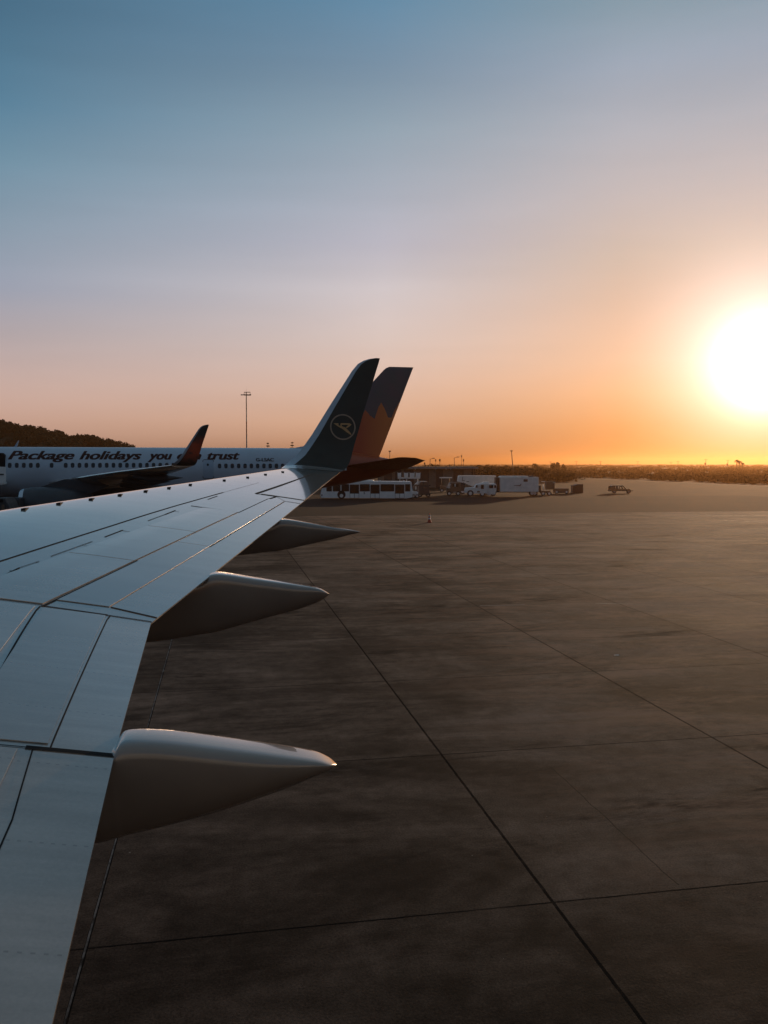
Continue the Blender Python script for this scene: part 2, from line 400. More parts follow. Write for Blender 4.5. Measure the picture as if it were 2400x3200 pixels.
for i in range(nb):
    for k in range(2): F.append((i*3+k, i*3+k+1, i*3+3+k+1, i*3+3+k))
bank.add(V, F); o = bank.build('coast_bank', 'earth'); tag(o, kind='structure')
# faint painted lines on the apron
pl = MB()
for (u0, v0, u1, v1) in [(1640, 1604, 1690, 1606), (2080, 1609, 2400, 1613), (2250, 1625, 2400, 1632), (1860, 1886, 1965, 1888), (1500, 1893, 1640, 1890)]:
    def gp(u, v):
        r = ray(u, v); k = -CAMZ/r.z; return Vector((k*r.x, k*r.y, .004))
    p, q = gp(u0, v0), gp(u1, v1); d = (q-p).normalized(); nn = Vector((-d.y, d.x, 0))*.05
    pl.add([p-nn, q-nn, q+nn, p+nn], [(0, 1, 2, 3)])
tag(pl.build('apron_marking', 'paintline'), kind='structure')

# ------------------------------------------------------------------ wing (used by both airliners); x aft, y outboard, z up
TEt = [-2.0, 2.78, 4.5, 6.75, 17.3]; TEs = [-.55, -.545, -.545, -.54, 2.35]; TEz = [2.40, 3.14, 3.45, 3.695, 4.73]
LEt = [-2.0, 6.75, 10.44, 17.3]; LEz = [3.58, 4.17, 4.418, 4.81]
def itp(x, X, Y):
    if x <= X[0]: return Y[0]
    for i in range(len(X)-1):
        if x <= X[i+1]: return Y[i]+(Y[i+1]-Y[i])*(x-X[i])/(X[i+1]-X[i])
    return Y[-1]
C0 = .12
def wsec(t): return 1.18-.532*(17.3-t), itp(t, TEt, TEs), itp(t, LEt, LEz), itp(t, TEt, TEz)
def WU(t, c, h=0):
    a, b, zc, zt = wsec(t); ch = b-a
    z = zc+(zt-zc)*((c-C0)/(1-C0))**1.30 if c >= C0 else zc-.035*ch*(1-math.sqrt(max(0, 1-(1-c/C0)**2)))
    return (a+ch*c, t+2.5, z+h)
def WL(t, c):
    a, b, zc, zt = wsec(t); ch = b-a
    zn = zc-.035*ch
    base = zn+(zt-.012-zn)*c
    return (a+ch*c, t+2.5, base-.075*ch*math.sin(math.pi*min(1, c**.62))*(1 if c < 1 else 0))
def build_wing(root, sg, K, detail, mats, wl_mats):
    def X(p): return (p[0]+K, p[1]*sg, p[2])
    mb = MB()
    ts = [-2.0+19.3*i/(190 if detail else 30) for i in range((190 if detail else 30)+1)]
    cu = [((i/44)**1.6)*.12 for i in range(0, 44, 4)]+[.12+.88*i/60 for i in range(61)] if detail else [0, .01, .03, .07, .12, .3, .5, .7, .85, 1]
    cl = [1-i/14 for i in range(1, 14)]
    rings = [[X(WU(t, c)) for c in cu]+[X((WU(t, 1)[0], t+2.5, WU(t, 1)[2]-.012))]+[X(WL(t, c)) for c in cl] for t in ts]
    mb.loft(rings, 0, True)
    wing = mb.build('wing', mats, root)
    if detail:
        wing.data.materials.clear()
        for k in (mats, 'gap'): wing.data.materials.append(M[k])
        # hairline joints and scuffs are surface pattern of the wing skin
        g = bmesh.new(); g.from_mesh(wing.data)
        def strip(pts, wd, h=.004):
            n = []
            for i in range(len(pts)-1):
                (t0, c0), (t1, c1) = pts[i], pts[i+1]; k = max(2, int(abs(t1-t0)/.12)+2)
                n += [(t0+(t1-t0)*j/k, c0+(c1-c0)*j/k) for j in range(k)]
            n.append(pts[-1]); prev = None
            for i, (t, c) in enumerate(n):
                a = Vector(WU(*n[max(0, i-1)])); b = Vector(WU(*n[min(len(n)-1, i+1)])); d = (b-a); d.z = 0; d.normalize()
                s = Vector((-d.y, d.x, 0))*wd/2
                a_, b_, _, _ = wsec(t); ch = b_-a_
                q = []
                for sn in (-1, 1):
                    tt = t+s.y*sn; aa, bb, _, _ = wsec(tt); cc = (Vector(WU(t, c)).x+s.x*sn-aa)/(bb-aa)
                    q.append(g.verts.new(X(WU(tt, min(1, max(.001, cc)), h))))
                if prev:
                    f = g.faces.new((prev[0], q[0], q[1], prev[1])); f.material_index = 1
                prev = q
        strip([(6.5, .555), (7.82, .548), (9.8, .53), (11.35, .51), (13.0, .498)], .016)
        strip([(13.0, .498), (14.5, .488)], .005)
        strip([(13.26, .67), (15.55, .69), (16.5, .70)], .045)
        strip([(13.26, .668), (13.26, .81)], .03)
        strip([(11.55, .56), (11.54, .79)], .030)
        strip([(11.53, .795), (12.91, .795), (13.26, .81)], .028)
        strip([(12.96, .90), (12.96, 1.0)], .024)
        strip([(13.26, .81), (12.96, .90)], .008)
        for p0, p1, wd in [(a_, b_, w_*.7) for a_, b_, w_ in [((7.40, .625), (7.72, .612), .02), ((7.72, .612), (8.0, .612), .010), ((8.2, .607), (8.95, .600), .012), ((9.2, .597), (9.62, .59), .018),
                           ((10.25, .58), (10.75, .57), .014), ((10.75, .57), (11.1, .56), .02), ((12.2, .54), (12.6, .53), .018)]]: strip([p0, p1], wd)
        for t, c0, c1, wd in [(7.6, .61, .66, .012), (7.95, .612, .66, .009), (8.75, .60, .65, .007), (9.6, .585, .62, .012), (11.05, .56, .585, .012)]: strip([(t, c0), (t-.02, c1)], wd)
        strip([(6.8, .79), (6.77, 1.0)], .016)
        strip([(6.8, .79), (6.785, .915)], .022, .0045)
        strip([(6.785, .92), (4.46, .94)], .008)
        strip([(6.98, .90), (6.88, 1.0)], .022)
        strip([(4.45, .918), (4.45, 1.0)], .034)
        strip([(4.45, .86), (4.45, .918)], .008)
        strip([(9.43, .8995), (12.94, .8995)], .010); strip([(6.8, .794), (8.45, .794)], .018)
        strip([(9.42, .79), (9.40, .90)], .007); strip([(8.85, .79), (8.84, .90)], .004)
        strip([(4.44, .925), (3.84, .936), (2.4, .94)], .007)
        strip([(6.79, .79), (5.48, .832), (4.45, .853)], .010)
        g.to_mesh(wing.data); g.free()
        def panel(name, t0, t1, c0, c1, h, label=None, c0b=None, c1b=None):
            c0b = c0 if c0b is None else c0b; c1b = c1 if c1b is None else c1b
            nt = max(4, int((t1-t0)/.15)); nc = 10
            P = [[(t0+(t1-t0)*i/nt, c0+(c0b-c0)*i/nt+((c1+(c1b-c1)*i/nt)-(c0+(c0b-c0)*i/nt))*j/nc) for j in range(nc+1)] for i in range(nt+1)]
            m2 = MB(); V = []; F = []
            for r in P:
                for t, c in r:
                    fade = min(1, (c-min(c0, c0b))/.06+.05) if name == 'spoiler' else 1
                    V.append(X(WU(t, c, .0045+h*fade)))
            W_ = nc+1
            for i in range(nt):
                for j in range(nc): F.append((i*W_+j, i*W_+j+1, (i+1)*W_+j+1, (i+1)*W_+j))
            border = [i*W_ for i in range(nt+1)]+[nt*W_+j for j in range(1, W_)]+[i*W_+nc for i in range(nt-1, -1, -1)]+[j for j in range(nc-1, 0, -1)]
            m2.add(V, F, 0, True)
            B = [V[i] for i in border]; L = [(x, y, z-h-.002) for x, y, z in B]; k = len(B)
            m2.add(B+L, [(i, (i+1) % k, k+(i+1) % k, k+i) for i in range(k)], 0, False)
            return m2.build(name, {'spoiler': 'wing_c', 'aileron': 'wing_b'}.get(name, 'wing_b' if t0 < 8 else 'wing'), wing)
        for a, b in ((6.84, 8.40), (8.415, 9.98), (9.995, 11.52)):
            panel('spoiler', a, b, .62, .788, .006)
        panel('flap', 6.98, 9.41, .797, .897, .003)
        panel('flap', 9.43, 12.94, .797, .897, .0006)
        panel('spoiler', 4.50, 6.765, .64, .842, .006, c0b=.615, c1b=.784)
        panel('spoiler', 2.2, 4.42, .72, .928, .005, c1b=.912)
        panel('flap', 4.50, 6.76, .856, .936, .003, c0b=.80, c1b=.914)
        panel('aileron', 13.30, 16.55, .70, .998, .004, c0b=.715, c1b=.998)
        for t, c in [(10.23, .14), (10.78, .14), (11.31, .15), (11.86, .155), (12.41, .16), (12.94, .17), (13.5, .175), (14.41, .21), (15.1, .25), (15.79, .26), (16.47, .29)]:
            x, y, z = X(WU(t, c, 0)); q = MB(); q.box(x-.024, x+.024, y-.10, y+.10, z-.012, z+.009); q.build('slat_marker', 'gap', wing)
    # blended winglet
    st = [(17.3, 4.80, 1.18, 4.735, 2.35), (17.45, 4.815, 1.19, 4.745, 2.41), (17.6, 4.85, 1.25, 4.765, 2.48), (17.74, 4.90, 1.32, 4.82, 2.55), (17.84, 4.98, 1.42, 4.91, 2.62),
          (17.90, 5.06, 1.52, 5.03, 2.67), (17.95, 5.15, 1.60, 5.16, 2.71), (18.0, 5.28, 1.70, 5.32, 2.76), (18.04, 5.50, 1.86, 5.50, 2.82), (18.14, 6.12, 2.255, 6.05, 2.99),
          (18.22, 6.52, 2.52, 6.45, 3.13), (18.28, 6.87, 2.75, 6.78, 3.24), (18.31, 7.02, 2.88, 6.93, 3.29), (18.325, 7.09, 3.00, 7.03, 3.325), (18.335, 7.13, 3.12, 7.10, 3.345), (18.34, 7.155, 3.27, 7.15, 3.36)]
    cs = [0, .015, .05, .10, .14, .16, .25, .4, .55, .7, .85, 1]
    rings = []
    for k, (t, zl, xl, zt, xt) in enumerate(st):
        a = st[max(0, k-1)]; b = st[min(len(st)-1, k+1)]
        d = Vector((0, b[0]-a[0], (b[1]-a[1]))).normalized(); nn = Vector((0, -d.z, d.y))      # normal towards inboard / up
        ch = xt-xl; r = []
        for c in cs:
            th = .05*ch*math.sqrt(c)*(1-c)*1.9; r.append(Vector((xl+ch*c, t+2.5, zl+(zt-zl)*c))+nn*(th if k else th*.6))
        for c in cs[-2:0:-1]:
            th = .05*ch*math.sqrt(c)*(1-c)*1.9; r.append(Vector((xl+ch*c, t+2.5, zl+(zt-zl)*c))-nn*th)
        rings.append([X(p) for p in r])
    nc = len(cs)
    def mf(k, i):
        if k < 2: return 0
        c = cs[i] if i < nc else cs[2*(nc-1)-i-1]
        return 1 if c < .15 else 2
    q = MB().loft(rings, 2, True, mf=mf)
    wlt = q.build('winglet', wl_mats, wing)
    return wing, wlt, X

# ------------------------------------------------------------------ the airliner the picture is taken from
origin = Vector((sa*2.5, -ca*2.5, 0))
own = thing('airliner', origin, 'grey airliner whose wing with a dark gold-emblem winglet fills the lower left', 'airliner', AG)
own_wing, own_winglet, XO = build_wing(own, 1, 0, True, 'wing', ['wing', 'metal', 'winglet'])
own_winglet['label'] = 'dark winglet with gold ring and bird emblem'
# emblem: ring and bird in flat gold paint, a few millimetres proud of the winglet
em = bmesh.new()
def wl_pt(x, z, off=.0):
    t = 18.0+(z-5.28)/(6.12-5.28)*.14
    # local thickness of the winglet at this height
    xl = 1.70+(z-5.28)*(2.255-1.70)/.84; xt = 2.76+(z-5.32)*(2.99-2.76)/.73; ch = xt-xl; c = min(.98, max(.02, (x-xl)/ch))
    th = .05*ch*math.sqrt(c)*(1-c)*1.9
    return (x, t+2.5-th-.007-off, z)
NR = 64
for i in range(NR):
    a0, a1 = 2*math.pi*i/NR, 2*math.pi*(i+1)/NR
    q = [em.verts.new(wl_pt(2.515+r*math.cos(a), 5.667+r*math.sin(a))) for r, a in ((.272, a0), (.272, a1), (.243, a1), (.243, a0))]
    em.faces.new(q).material_index = 1
def emb(pts):
    # pixel sketch of the bird inside the ring (crop pixels, ring centre 830,915, ring radius 650)
    P = [((x-830)/650*.262+2.515, (915-y)/650*.262+5.667) for x, y in pts]
    vs = [em.verts.new(wl_pt(x, z)) for x, z in P]; f = em.faces.new(vs); f.material_index = 0
emb([(335, 720), (600, 720), (600, 830), (560, 880)])
emb([(560, 880), (600, 830), (640, 835), (700, 870), (760, 985), (690, 960)])
emb([(700, 740), (770, 800), (770, 870), (700, 870)])
emb([(700, 740), (760, 715), (1170, 715), (1290, 775), (1080, 795), (770, 800)])
emb([(1080, 795), (1290, 775), (1200, 870), (1040, 970), (985, 930), (1110, 810)])
emb([(700, 870), (770, 870), (960, 940), (760, 985)])
emb([(760, 985), (960, 940), (1120, 1100), (1000, 1170)])
emb([(1000, 1170), (1120, 1100), (1255, 1250), (1265, 1330), (1180, 1290)])
bmesh.ops.triangulate(em, faces=em.faces)
me = bpy.data.meshes.new('emblem'); em.to_mesh(me); em.free(); me.materials.append(M['gold']); me.materials.append(M['goldring'])
eo = bpy.data.objects.new('emblem', me); COL.objects.link(eo); eo.parent = own_wing; eo['label'] = 'gold bird emblem inside a ring'
# flap fairings: fore end tucked under the wing, tail cone aft of it
def fairing(tc_, hw, st):
    mb = MB(); rings = []
    N = 36
    # smooth the station list
    S = []
    for i in range(len(st)-1):
        p0 = st[max(0, i-1)]; p1 = st[i]; p2 = st[i+1]; p3 = st[min(len(st)-1, i+2)]
        for k in range(6):
            u = k/6
            S.append([.5*((2*p1[j])+(-p0[j]+p2[j])*u+(2*p0[j]-5*p1[j]+4*p2[j]-p3[j])*u*u+(-p0[j]+3*p1[j]-3*p2[j]+p3[j])*u**3) for j in range(4)])
    S.append(list(st[-1]))
    for x, zt, zb, k in S:
        zm = zt-min((zt-zb)*.25, .07*k+.01); r = []
        for i in range(N):
            a = 2*math.pi*i/N; cx, sx = math.cos(a), math.sin(a)
            if sx >= 0: px = abs(cx)**.5*(1 if cx > 0 else -1); pz = abs(sx)**.6*(zt-zm)
            else: px = abs(cx)**1.35*(1 if cx > 0 else -1); pz = -abs(sx)**1.1*(zm-zb)
            r.append((x, tc_+2.5+px*hw*k, zm+pz))
        rings.append(r)
    mb.loft(rings, 0, True)
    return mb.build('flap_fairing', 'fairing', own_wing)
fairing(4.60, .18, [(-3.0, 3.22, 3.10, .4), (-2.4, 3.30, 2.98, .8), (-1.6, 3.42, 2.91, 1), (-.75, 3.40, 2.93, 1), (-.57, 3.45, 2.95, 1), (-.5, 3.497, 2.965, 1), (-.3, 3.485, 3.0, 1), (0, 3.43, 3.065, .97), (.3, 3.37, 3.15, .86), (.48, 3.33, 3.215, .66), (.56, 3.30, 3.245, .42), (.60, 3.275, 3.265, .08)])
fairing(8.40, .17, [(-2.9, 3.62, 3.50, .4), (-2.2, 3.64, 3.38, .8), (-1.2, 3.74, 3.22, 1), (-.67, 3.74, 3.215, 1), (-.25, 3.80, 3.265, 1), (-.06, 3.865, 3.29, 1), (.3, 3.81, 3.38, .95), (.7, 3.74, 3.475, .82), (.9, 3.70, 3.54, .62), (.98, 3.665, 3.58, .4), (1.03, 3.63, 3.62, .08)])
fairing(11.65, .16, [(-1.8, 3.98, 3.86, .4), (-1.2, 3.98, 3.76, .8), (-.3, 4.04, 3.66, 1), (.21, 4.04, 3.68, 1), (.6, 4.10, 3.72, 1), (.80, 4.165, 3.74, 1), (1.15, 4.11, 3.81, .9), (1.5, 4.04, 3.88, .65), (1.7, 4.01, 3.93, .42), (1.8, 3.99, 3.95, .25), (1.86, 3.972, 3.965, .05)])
def fus_ring(x, zt, zb, hw, n=72, y0=0):
    zc = zt-hw; r = []
    for i in range(n):
        a = 2*math.pi*i/n; r.append((x, y0+hw*math.cos(a), zc+(hw if math.sin(a) > 0 else (zc-zb))*math.sin(a)))
    return r
fs = [(-23, 4.2, 3.9, .1), (-22.2, 4.9, 3.2, .8), (-20.5, 5.6, 2.5, 1.45), (-18, 6.1, 2.2, 1.8), (-15, 6.17, 2.15, 1.88), (10, 6.17, 2.15, 1.88), (15, 6.17, 2.6, 1.7), (20, 5.9, 3.7, .9), (23, 5.4, 4.6, .3)]
MB().loft([fus_ring(*q) for q in fs]).build('fuselage', 'silver', own)

# ------------------------------------------------------------------ the parked airliner behind the wing
JA = R(12.5); JL = Vector((-21.6, 69.45, 0))
jet = thing('airliner', JL, 'silver airliner with red flame tail and holiday slogan parked beyond the wing', 'airliner', JA)
js = [(-22.3, 4.0, 3.7, .12), (-21.5, 4.7, 3.0, .8), (-19.8, 5.55, 2.5, 1.45), (-17.3, 6.05, 2.2, 1.8), (-14.5, 6.17, 2.15, 1.88), (9, 6.17, 2.15, 1.88), (12, 6.17, 2.2, 1.86), (15, 6.15, 2.45, 1.75),
      (17.6, 6.05, 2.94, 1.50), (19.3, 5.85, 3.2, 1.22), (21.6, 5.46, 3.65, .8), (22.8, 5.24, 4.05, .55), (23.9, 5.02, 4.44, .27), (24.15, 4.9, 4.6, .12)]
def seg(js, n=6):
    out = []
    for i in range(len(js)-1):
        for k in range(n): out.append(tuple(js[i][j]+(js[i+1][j]-js[i][j])*k/n for j in range(4)))
    return out+[js[-1]]
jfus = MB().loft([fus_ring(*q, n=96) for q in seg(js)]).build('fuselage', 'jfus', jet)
def skin_y(z, off=.012):               # port side skin at height z
    zc = 6.17-1.88; v = (z-zc)/(1.88 if z > zc else zc-2.15)
    return -1.88*math.sqrt(max(0, 1-v*v))-off
def rrect(cx, cz, w_, h_, r, n=4):
    P = []
    for sx, sz, a0 in ((1, 1, 0), (-1, 1, 90), (-1, -1, 180), (1, -1, 270)):
        for k in range(n+1):
            a = R(a0+90*k/n); P.append((cx+sx*(w_/2-r)+r*math.cos(a), cz+sz*(h_/2-r)+r*math.sin(a)))
    return P
wx = [-7.54+.505*k for k in range(5)]+[-4.52]+[-3.49+.5055*k for k in range(18)]+[8.2+.506*k for k in range(16)]+[-14+.505*k for k in range(10)]
for x in wx:
    P = rrect(x, 4.74 if x < 6 else 4.68, .27, .38, .11); q = MB()
    q.add([(a, skin_y(b, .016), b) for a, b in P]+[(a, skin_y(b, -.02), b) for a, b in P],
          [tuple(range(len(P)))]+[(i, (i+1) % len(P), len(P)+(i+1) % len(P), len(P)+i) for i in range(len(P))])
    q.build('window', 'glass', jet)
def outline(cx, cz, w_, h_, r, th):
    A = rrect(cx, cz, w_, h_, r); B = rrect(cx, cz, w_-2*th, h_-2*th, r-th); n = len(A); q = MB()
    q.add([(a, skin_y(b, .016), b) for a, b in A+B], [(i, (i+1) % n, n+(i+1) % n, n+i) for i in range(n)]); return q
# the doors: slightly proud leaf with a dark seam round it and a porthole
dp = rrect(7.31, 4.43, .84, 1.50, .14, 6)
q = MB(); zs = sorted(set(round(p[1], 3) for p in dp)); n = len(dp)
strips = []
for k in range(16):
    z0 = 3.68+1.5*k/15; hw_ = .42 if .14 < z0-3.68 < 1.36 else .42-.14*(1-math.sin(math.acos(max(0, min(1, (.14-min(z0-3.68, 5.18-z0))/.14)))))
    strips.append([(7.31-hw_, skin_y(z0, .010), z0), (7.31+hw_, skin_y(z0, .010), z0)])
for k in range(15): q.add([strips[k][0], strips[k][1], strips[k+1][1], strips[k+1][0]], [(0, 1, 2, 3)], 0, True)
door = q.build('door', 'silver', jet)
outline(7.31, 4.43, .90, 1.56, .16, .045).build('door_seal', 'darkmetal', door)
P = rrect(7.28, 4.78, .17, .2, .08); MB().add([(a, skin_y(b, .022), b) for a, b in P], [tuple(range(len(P)))]).build('porthole', 'glass', door)
def lettering(body, x0, x1, z0, caph, matname, shear, bold, off=.016):
    cu = bpy.data.curves.new('txt', 'FONT'); cu.body = body; cu.shear = shear; cu.offset = bold; cu.size = 1; cu.resolution_u = 6
    ob = bpy.data.objects.new('txt', cu); COL.objects.link(ob)
    dg = bpy.context.evaluated_depsgraph_get(); dg.update()
    me = bpy.data.meshes.new_from_object(ob.evaluated_get(dg)); bpy.data.objects.remove(ob)
    xs = [v.co.x for v in me.vertices]; mn, mx = min(xs), max(xs); k = (x1-x0)/(mx-mn); kz = caph/.73
    bm = bmesh.new(); bm.from_mesh(me)
    for v in bm.verts: v.co = Vector((x0+(v.co.x-mn)*k, 0, z0+v.co.y*kz))
    z = z0-.4
    while z < z0+1.1:
        bmesh.ops.bisect_plane(bm, geom=bm.verts[:]+bm.edges[:]+bm.faces[:], plane_co=(0, 0, z), plane_no=(0, 0, 1)); z += .07
    for v in bm.verts: v.co.y = skin_y(v.co.z, off)
    bm.to_mesh(me); bm.free(); me.materials.clear(); me.materials.append(M[matname]); me.name = 'lettering'
    o = bpy.data.objects.new('lettering', me); COL.objects.link(o); o.parent = jet; return o
for wd, a, b in (('Package', -7.70, -2.87), ('holidays', -2.51, 2.17), ('you', 2.61, 4.53), ('can', 4.87, 6.80), ('trust', 7.25, 9.84)):
    for k_, dx_ in enumerate((-.035, 0, .035)): lettering(wd, a+.035+dx_, b-.035+dx_, 5.21, .68, 'lettering', .32, .015, .014+.0015*k_)
for k_, dx_ in enumerate((-.015, .015)): lettering('G-LSAC', 11.12+dx_, 12.55+dx_, 5.06, .27, 'regmark', 0, .012, .014+.0015*k_)
for sg in (-1, 1):
    wg, wl_, XJ = build_wing(jet, sg, 3.68, False, 'wing', ['wing', 'metal', 'jwinglet'])
    wl_['label'] = 'dark winglet with a red flash'
    for tt, hh in ((4.6, .22), (8.4, .2), (11.65, .18)):
        a, b, zc, zt = wsec(tt); q = MB(); rr = []
        for x, z1, z0_, k in ((b-2.2, zt+.0, zt-.25, .3), (b-1.2, zt-.05, zt-.52, 1), (b-.2, zt-.02, zt-.5, 1), (b+.4, zt-.1, zt-.35, .8), (b+1.0, zt-.22, zt-.24, .1)):
            rr.append([XJ((x, tt+2.5+hh*k*math.cos(2*math.pi*i/16), (z1+z0_)/2+(z1-z0_)/2*math.sin(2*math.pi*i/16))) for i in range(16)])
        q.loft(rr); q.build('flap_fairing', 'engine', wg)
    # engine: lip, cowl and pylon
    q = MB(); ex, ey, ez = -5.95, 6.5*sg, 1.93
    def er(x, r, n=40, dz=0): return [(x, ey+r*math.cos(2*math.pi*i/n), ez+dz+r*math.sin(2*math.pi*i/n)) for i in range(n)]
    q.loft([er(ex+.12, 1.12), er(ex+.5, 1.22), er(ex+1.6, 1.30), er(ex+3, 1.22), er(ex+4.2, .95), er(ex+4.9, .72)], 0, True, cap0=False)
    eng = q.build('engine', 'engine', jet)
    MB().loft([er(ex+.9, .92), er(ex+.3, .95), er(ex+.05, 1.0), er(ex, 1.06), er(ex+.06, 1.12), er(ex+.30, 1.185)], 0, True, cap0=False, cap1=False).build('intake_lip', 'lip', eng)
    f_ = MB(); f_.loft([er(ex+.85, .93), er(ex+.9, .3)], 0, True, cap0=False)
    for i in range(22):
        a = 2*math.pi*i/22; f_.add([(ex+.78, ey+.28*math.cos(a), ez+.28*math.sin(a)), (ex+.72, ey+.9*math.cos(a), ez+.9*math.sin(a)), (ex+.84, ey+.9*math.cos(a+.2), ez+.9*math.sin(a+.2)), (ex+.84, ey+.28*math.cos(a+.25), ez+.28*math.sin(a+.25))], [(0, 1, 2, 3)])
    f_.build('fan', 'darkmetal', eng)
    MB().prism([(ex+1.0, 3.1), (ex+4.5, 2.6), (ex+6.5, 3.4), (ex+6, 3.7), (ex+3, 3.75)], ey-.14, ey+.14).build('pylon', 'engine', eng)
# belly fairing
MB().loft([fus_ring(x, zt, zb, hw) for x, zt, zb, hw in ((-6.5, 3.6, 2.2, .8), (-4, 3.9, 1.95, 1.75), (0, 3.95, 1.9, 2.02), (4, 3.9, 1.95, 1.85), (6.5, 3.3, 2.2, .7))]).build('belly_fairing', 'engine', jet)
# fin with dorsal fillet, then rudder
def fin_loft(pts, name, m):           # pts: (z, xl, xt, thickness)
    rings = []
    for z, xl, xt, th in pts:
        ch = xt-xl; cs2 = [0, .02, .08, .25, .5, .75, 1]
        r = [(xl+ch*c, -th*math.sqrt(c)*(1-c)*2.2-.002, z) for c in cs2]+[(xl+ch*c, th*math.sqrt(c)*(1-c)*2.2+.002, z) for c in cs2[-2:0:-1]]
        rings.append(r)
    return MB().loft(rings, 0, True).build(name, m, jet)
fin_loft([(5.2, 16.0, 21.70, .20), (5.54, 16.2, 21.73, .2), (6.15, 16.5, 21.98, .2), (9, 18.6, 23.09, .17), (11.9, 21.23, 24.22, .12), (12.81, 22.08, 24.58, .08), (13.0, 22.30, 24.66, .06), (13.12, 22.6, 24.71, .03)], 'fin', 'fin')
MB().prism([(14.0, 6.10), (15.2, 6.33), (16.6, 6.62), (18.2, 6.9), (18.2, 6.0), (15, 6.0)], -.10, .10).build('dorsal_fillet', 'jfus', jet)
for sg in (-1, 1):
    q = MB(); rr = []
    for y, xl, xt, z, th in ((.3, 18.1, 23.9, 4.62, .22), (1.2, 18.55, 23.9, 4.68, .2), (4.5, 20.2, 23.85, 5.02, .14), (7.2, 21.62, 23.78, 5.33, .08), (7.5, 22.0, 23.75, 5.35, .05), (7.65, 22.9, 23.72, 5.31, .02)):
        ch = xt-xl; cs2 = [0, .03, .1, .3, .6, 1]
        zz = lambda c: z-.22*c
        rr.append([(xl+ch*c, sg*y, zz(c)+th*math.sqrt(c)*(1-c)*2.3+.004) for c in cs2]+[(xl+ch*c, sg*y, zz(c)-th*math.sqrt(c)*(1-c)*2.3-.004) for c in cs2[-2:0:-1]])
    q.loft(rr, 0, True); st_ = q.build('tailplane', 'red', jet)
    MB().tube((23.7, sg*7.5, 5.12), (23.1, sg*7.3, 4.8), .02, .02, 6).build('static_wick', 'darkmetal', st_)
MB().prism([(18.45, 4.30), (18.62, 4.30), (18.55, 4.72), (18.45, 4.74)], -1.48, -1.40).build('tailplane_glint', 'reflect', jet)  # added white plate standing in for a bright glint at the root
MB().prism([(-7.55, 6.15), (-7.33, 6.15), (-7.16, 6.66), (-7.22, 6.68)], -.02, .02).build('antenna', 'silver', jet)
MB().prism([(-8.6, 3.72), (-7.93, 3.72), (-7.85, 4.2), (-7.88, 5.55), (-8.02, 5.68), (-8.6, 5.7)], -1.95, -1.4).build('open_doorway', 'gap', jet)
for y in (-3.6, 3.6):
    q = MB()
    for dx in (-.6, .6): q.tube((1.5+dx, y-.35, .52), (1.5+dx, y+.35, .52), .52, .52, 20)
    q.build('wheel_bogie', 'black', jet)
    MB().tube((1.5, y, .5), (1.5, y*.95, 2.6), .16, .2, 10).build('landing_gear_leg', 'darkmetal', jet)

# ------------------------------------------------------------------ wheels and vehicles
def wheel(parent, x, y, r, wd=.28):
    q = MB(); q.tube((x, y-wd/2, r), (x, y+wd/2, r), r, r, 20); t = q.build('wheel', 'black', parent)
    MB().tube((x, y-wd/2-.012, r), (x, y-wd/2+.05, r), r*.55, r*.5, 14).build('rim', 'offwhite', t)
    return t
def pane(parent, name, x0, x1, z0, z1, y, m='glass', r=.06, th=.03, label=None):
    P = rrect((x0+x1)/2, (z0+z1)/2, x1-x0, z1-z0, min(r, (x1-x0)*.3, (z1-z0)*.3), 3)
    o = MB().prism(P, y-th, y+.004).build(name, m, parent)
    if label: o['label'] = label
    return o
def ground_at(u, Y): p = at(u, 1500, Y); return Vector((p.x, Y, 0))

# airport bus
Y = 118; k = Y/2700
bus = thing('airport_bus', ground_at(1146, Y), 'long white airport bus marked 5 parked beyond the wing tip', 'bus')
bx = lambda u: (u-1146)*k
bz = lambda v: at(1146, v, Y).z
P = [(bx(1001), bz(1548)), (bx(1003), bz(1556)), (bx(1272), bz(1557.5)), (bx(1288), bz(1554)), (bx(1289.5), bz(1536)), (bx(1286), bz(1507)), (bx(1283), bz(1505)),
     (bx(1168), bz(1504)), (bx(1020), bz(1504)), (bx(1010), bz(1507)), (bx(1004), bz(1534))]
body = MB().prism(P, 0, 2.9).build('body', 'white', bus)
MB().prism([(bx(1060), bz(1504)), (bx(1168), bz(1504)), (bx(1166), bz(1500.5)), (bx(1064), bz(1500.5))], .6, 2.3).build('roof_unit', 'white', bus)
for u in (1188, 1263): MB().box(bx(u-3), bx(u+3), 1, 1.6, bz(1505), bz(1502.5), bev=.03).build('roof_hatch', 'white', bus)
for a, b in ((1020, 1037), (1040, 1064), (1067, 1091), (1124.5, 1155.5), (1189, 1232), (1266, 1282)):
    pane(bus, 'window', bx(a), bx(b), bz(1535.5), bz(1513), 0)
for a, b in ((1093, 1122), (1157.5, 1186.5), (1234.5, 1263.5)):
    d = MB().prism([(bx(a), bz(1556.5)), (bx(b), bz(1556.5)), (bx(b), bz(1514)), (bx(a), bz(1514))], -.02, .004).build('door', 'gap', bus)
    m_ = (a+b)/2
    for l, r_ in ((a+.8, m_-.6), (m_+.6, b-.8)):
        pane(d, 'door_leaf', bx(l), bx(r_), bz(1556), bz(1542.5), -.02, 'white', .03)
        pane(d, 'door_glass', bx(l), bx(r_), bz(1541.5), bz(1515.5), -.02, 'glass', .03)
MB().tube((bx(1067), -.03, .60), (bx(1067), .02, .60), .56, .56, 20).build('wheel_arch', 'gap', bus)
wheel(bus, bx(1067), .12, .46); wheel(bus, bx(1240), 1.2, .4)
pane(bus, 'headlight', bx(1003), bx(1008), bz(1550), bz(1545), 0, 'lampglass')
cu = bpy.data.curves.new('t', 'FONT'); cu.body = '5'; cu.size = .42; cu.offset = .012
ob = bpy.data.objects.new('t', cu); COL.objects.link(ob); dg = bpy.context.evaluated_depsgraph_get(); dg.update()
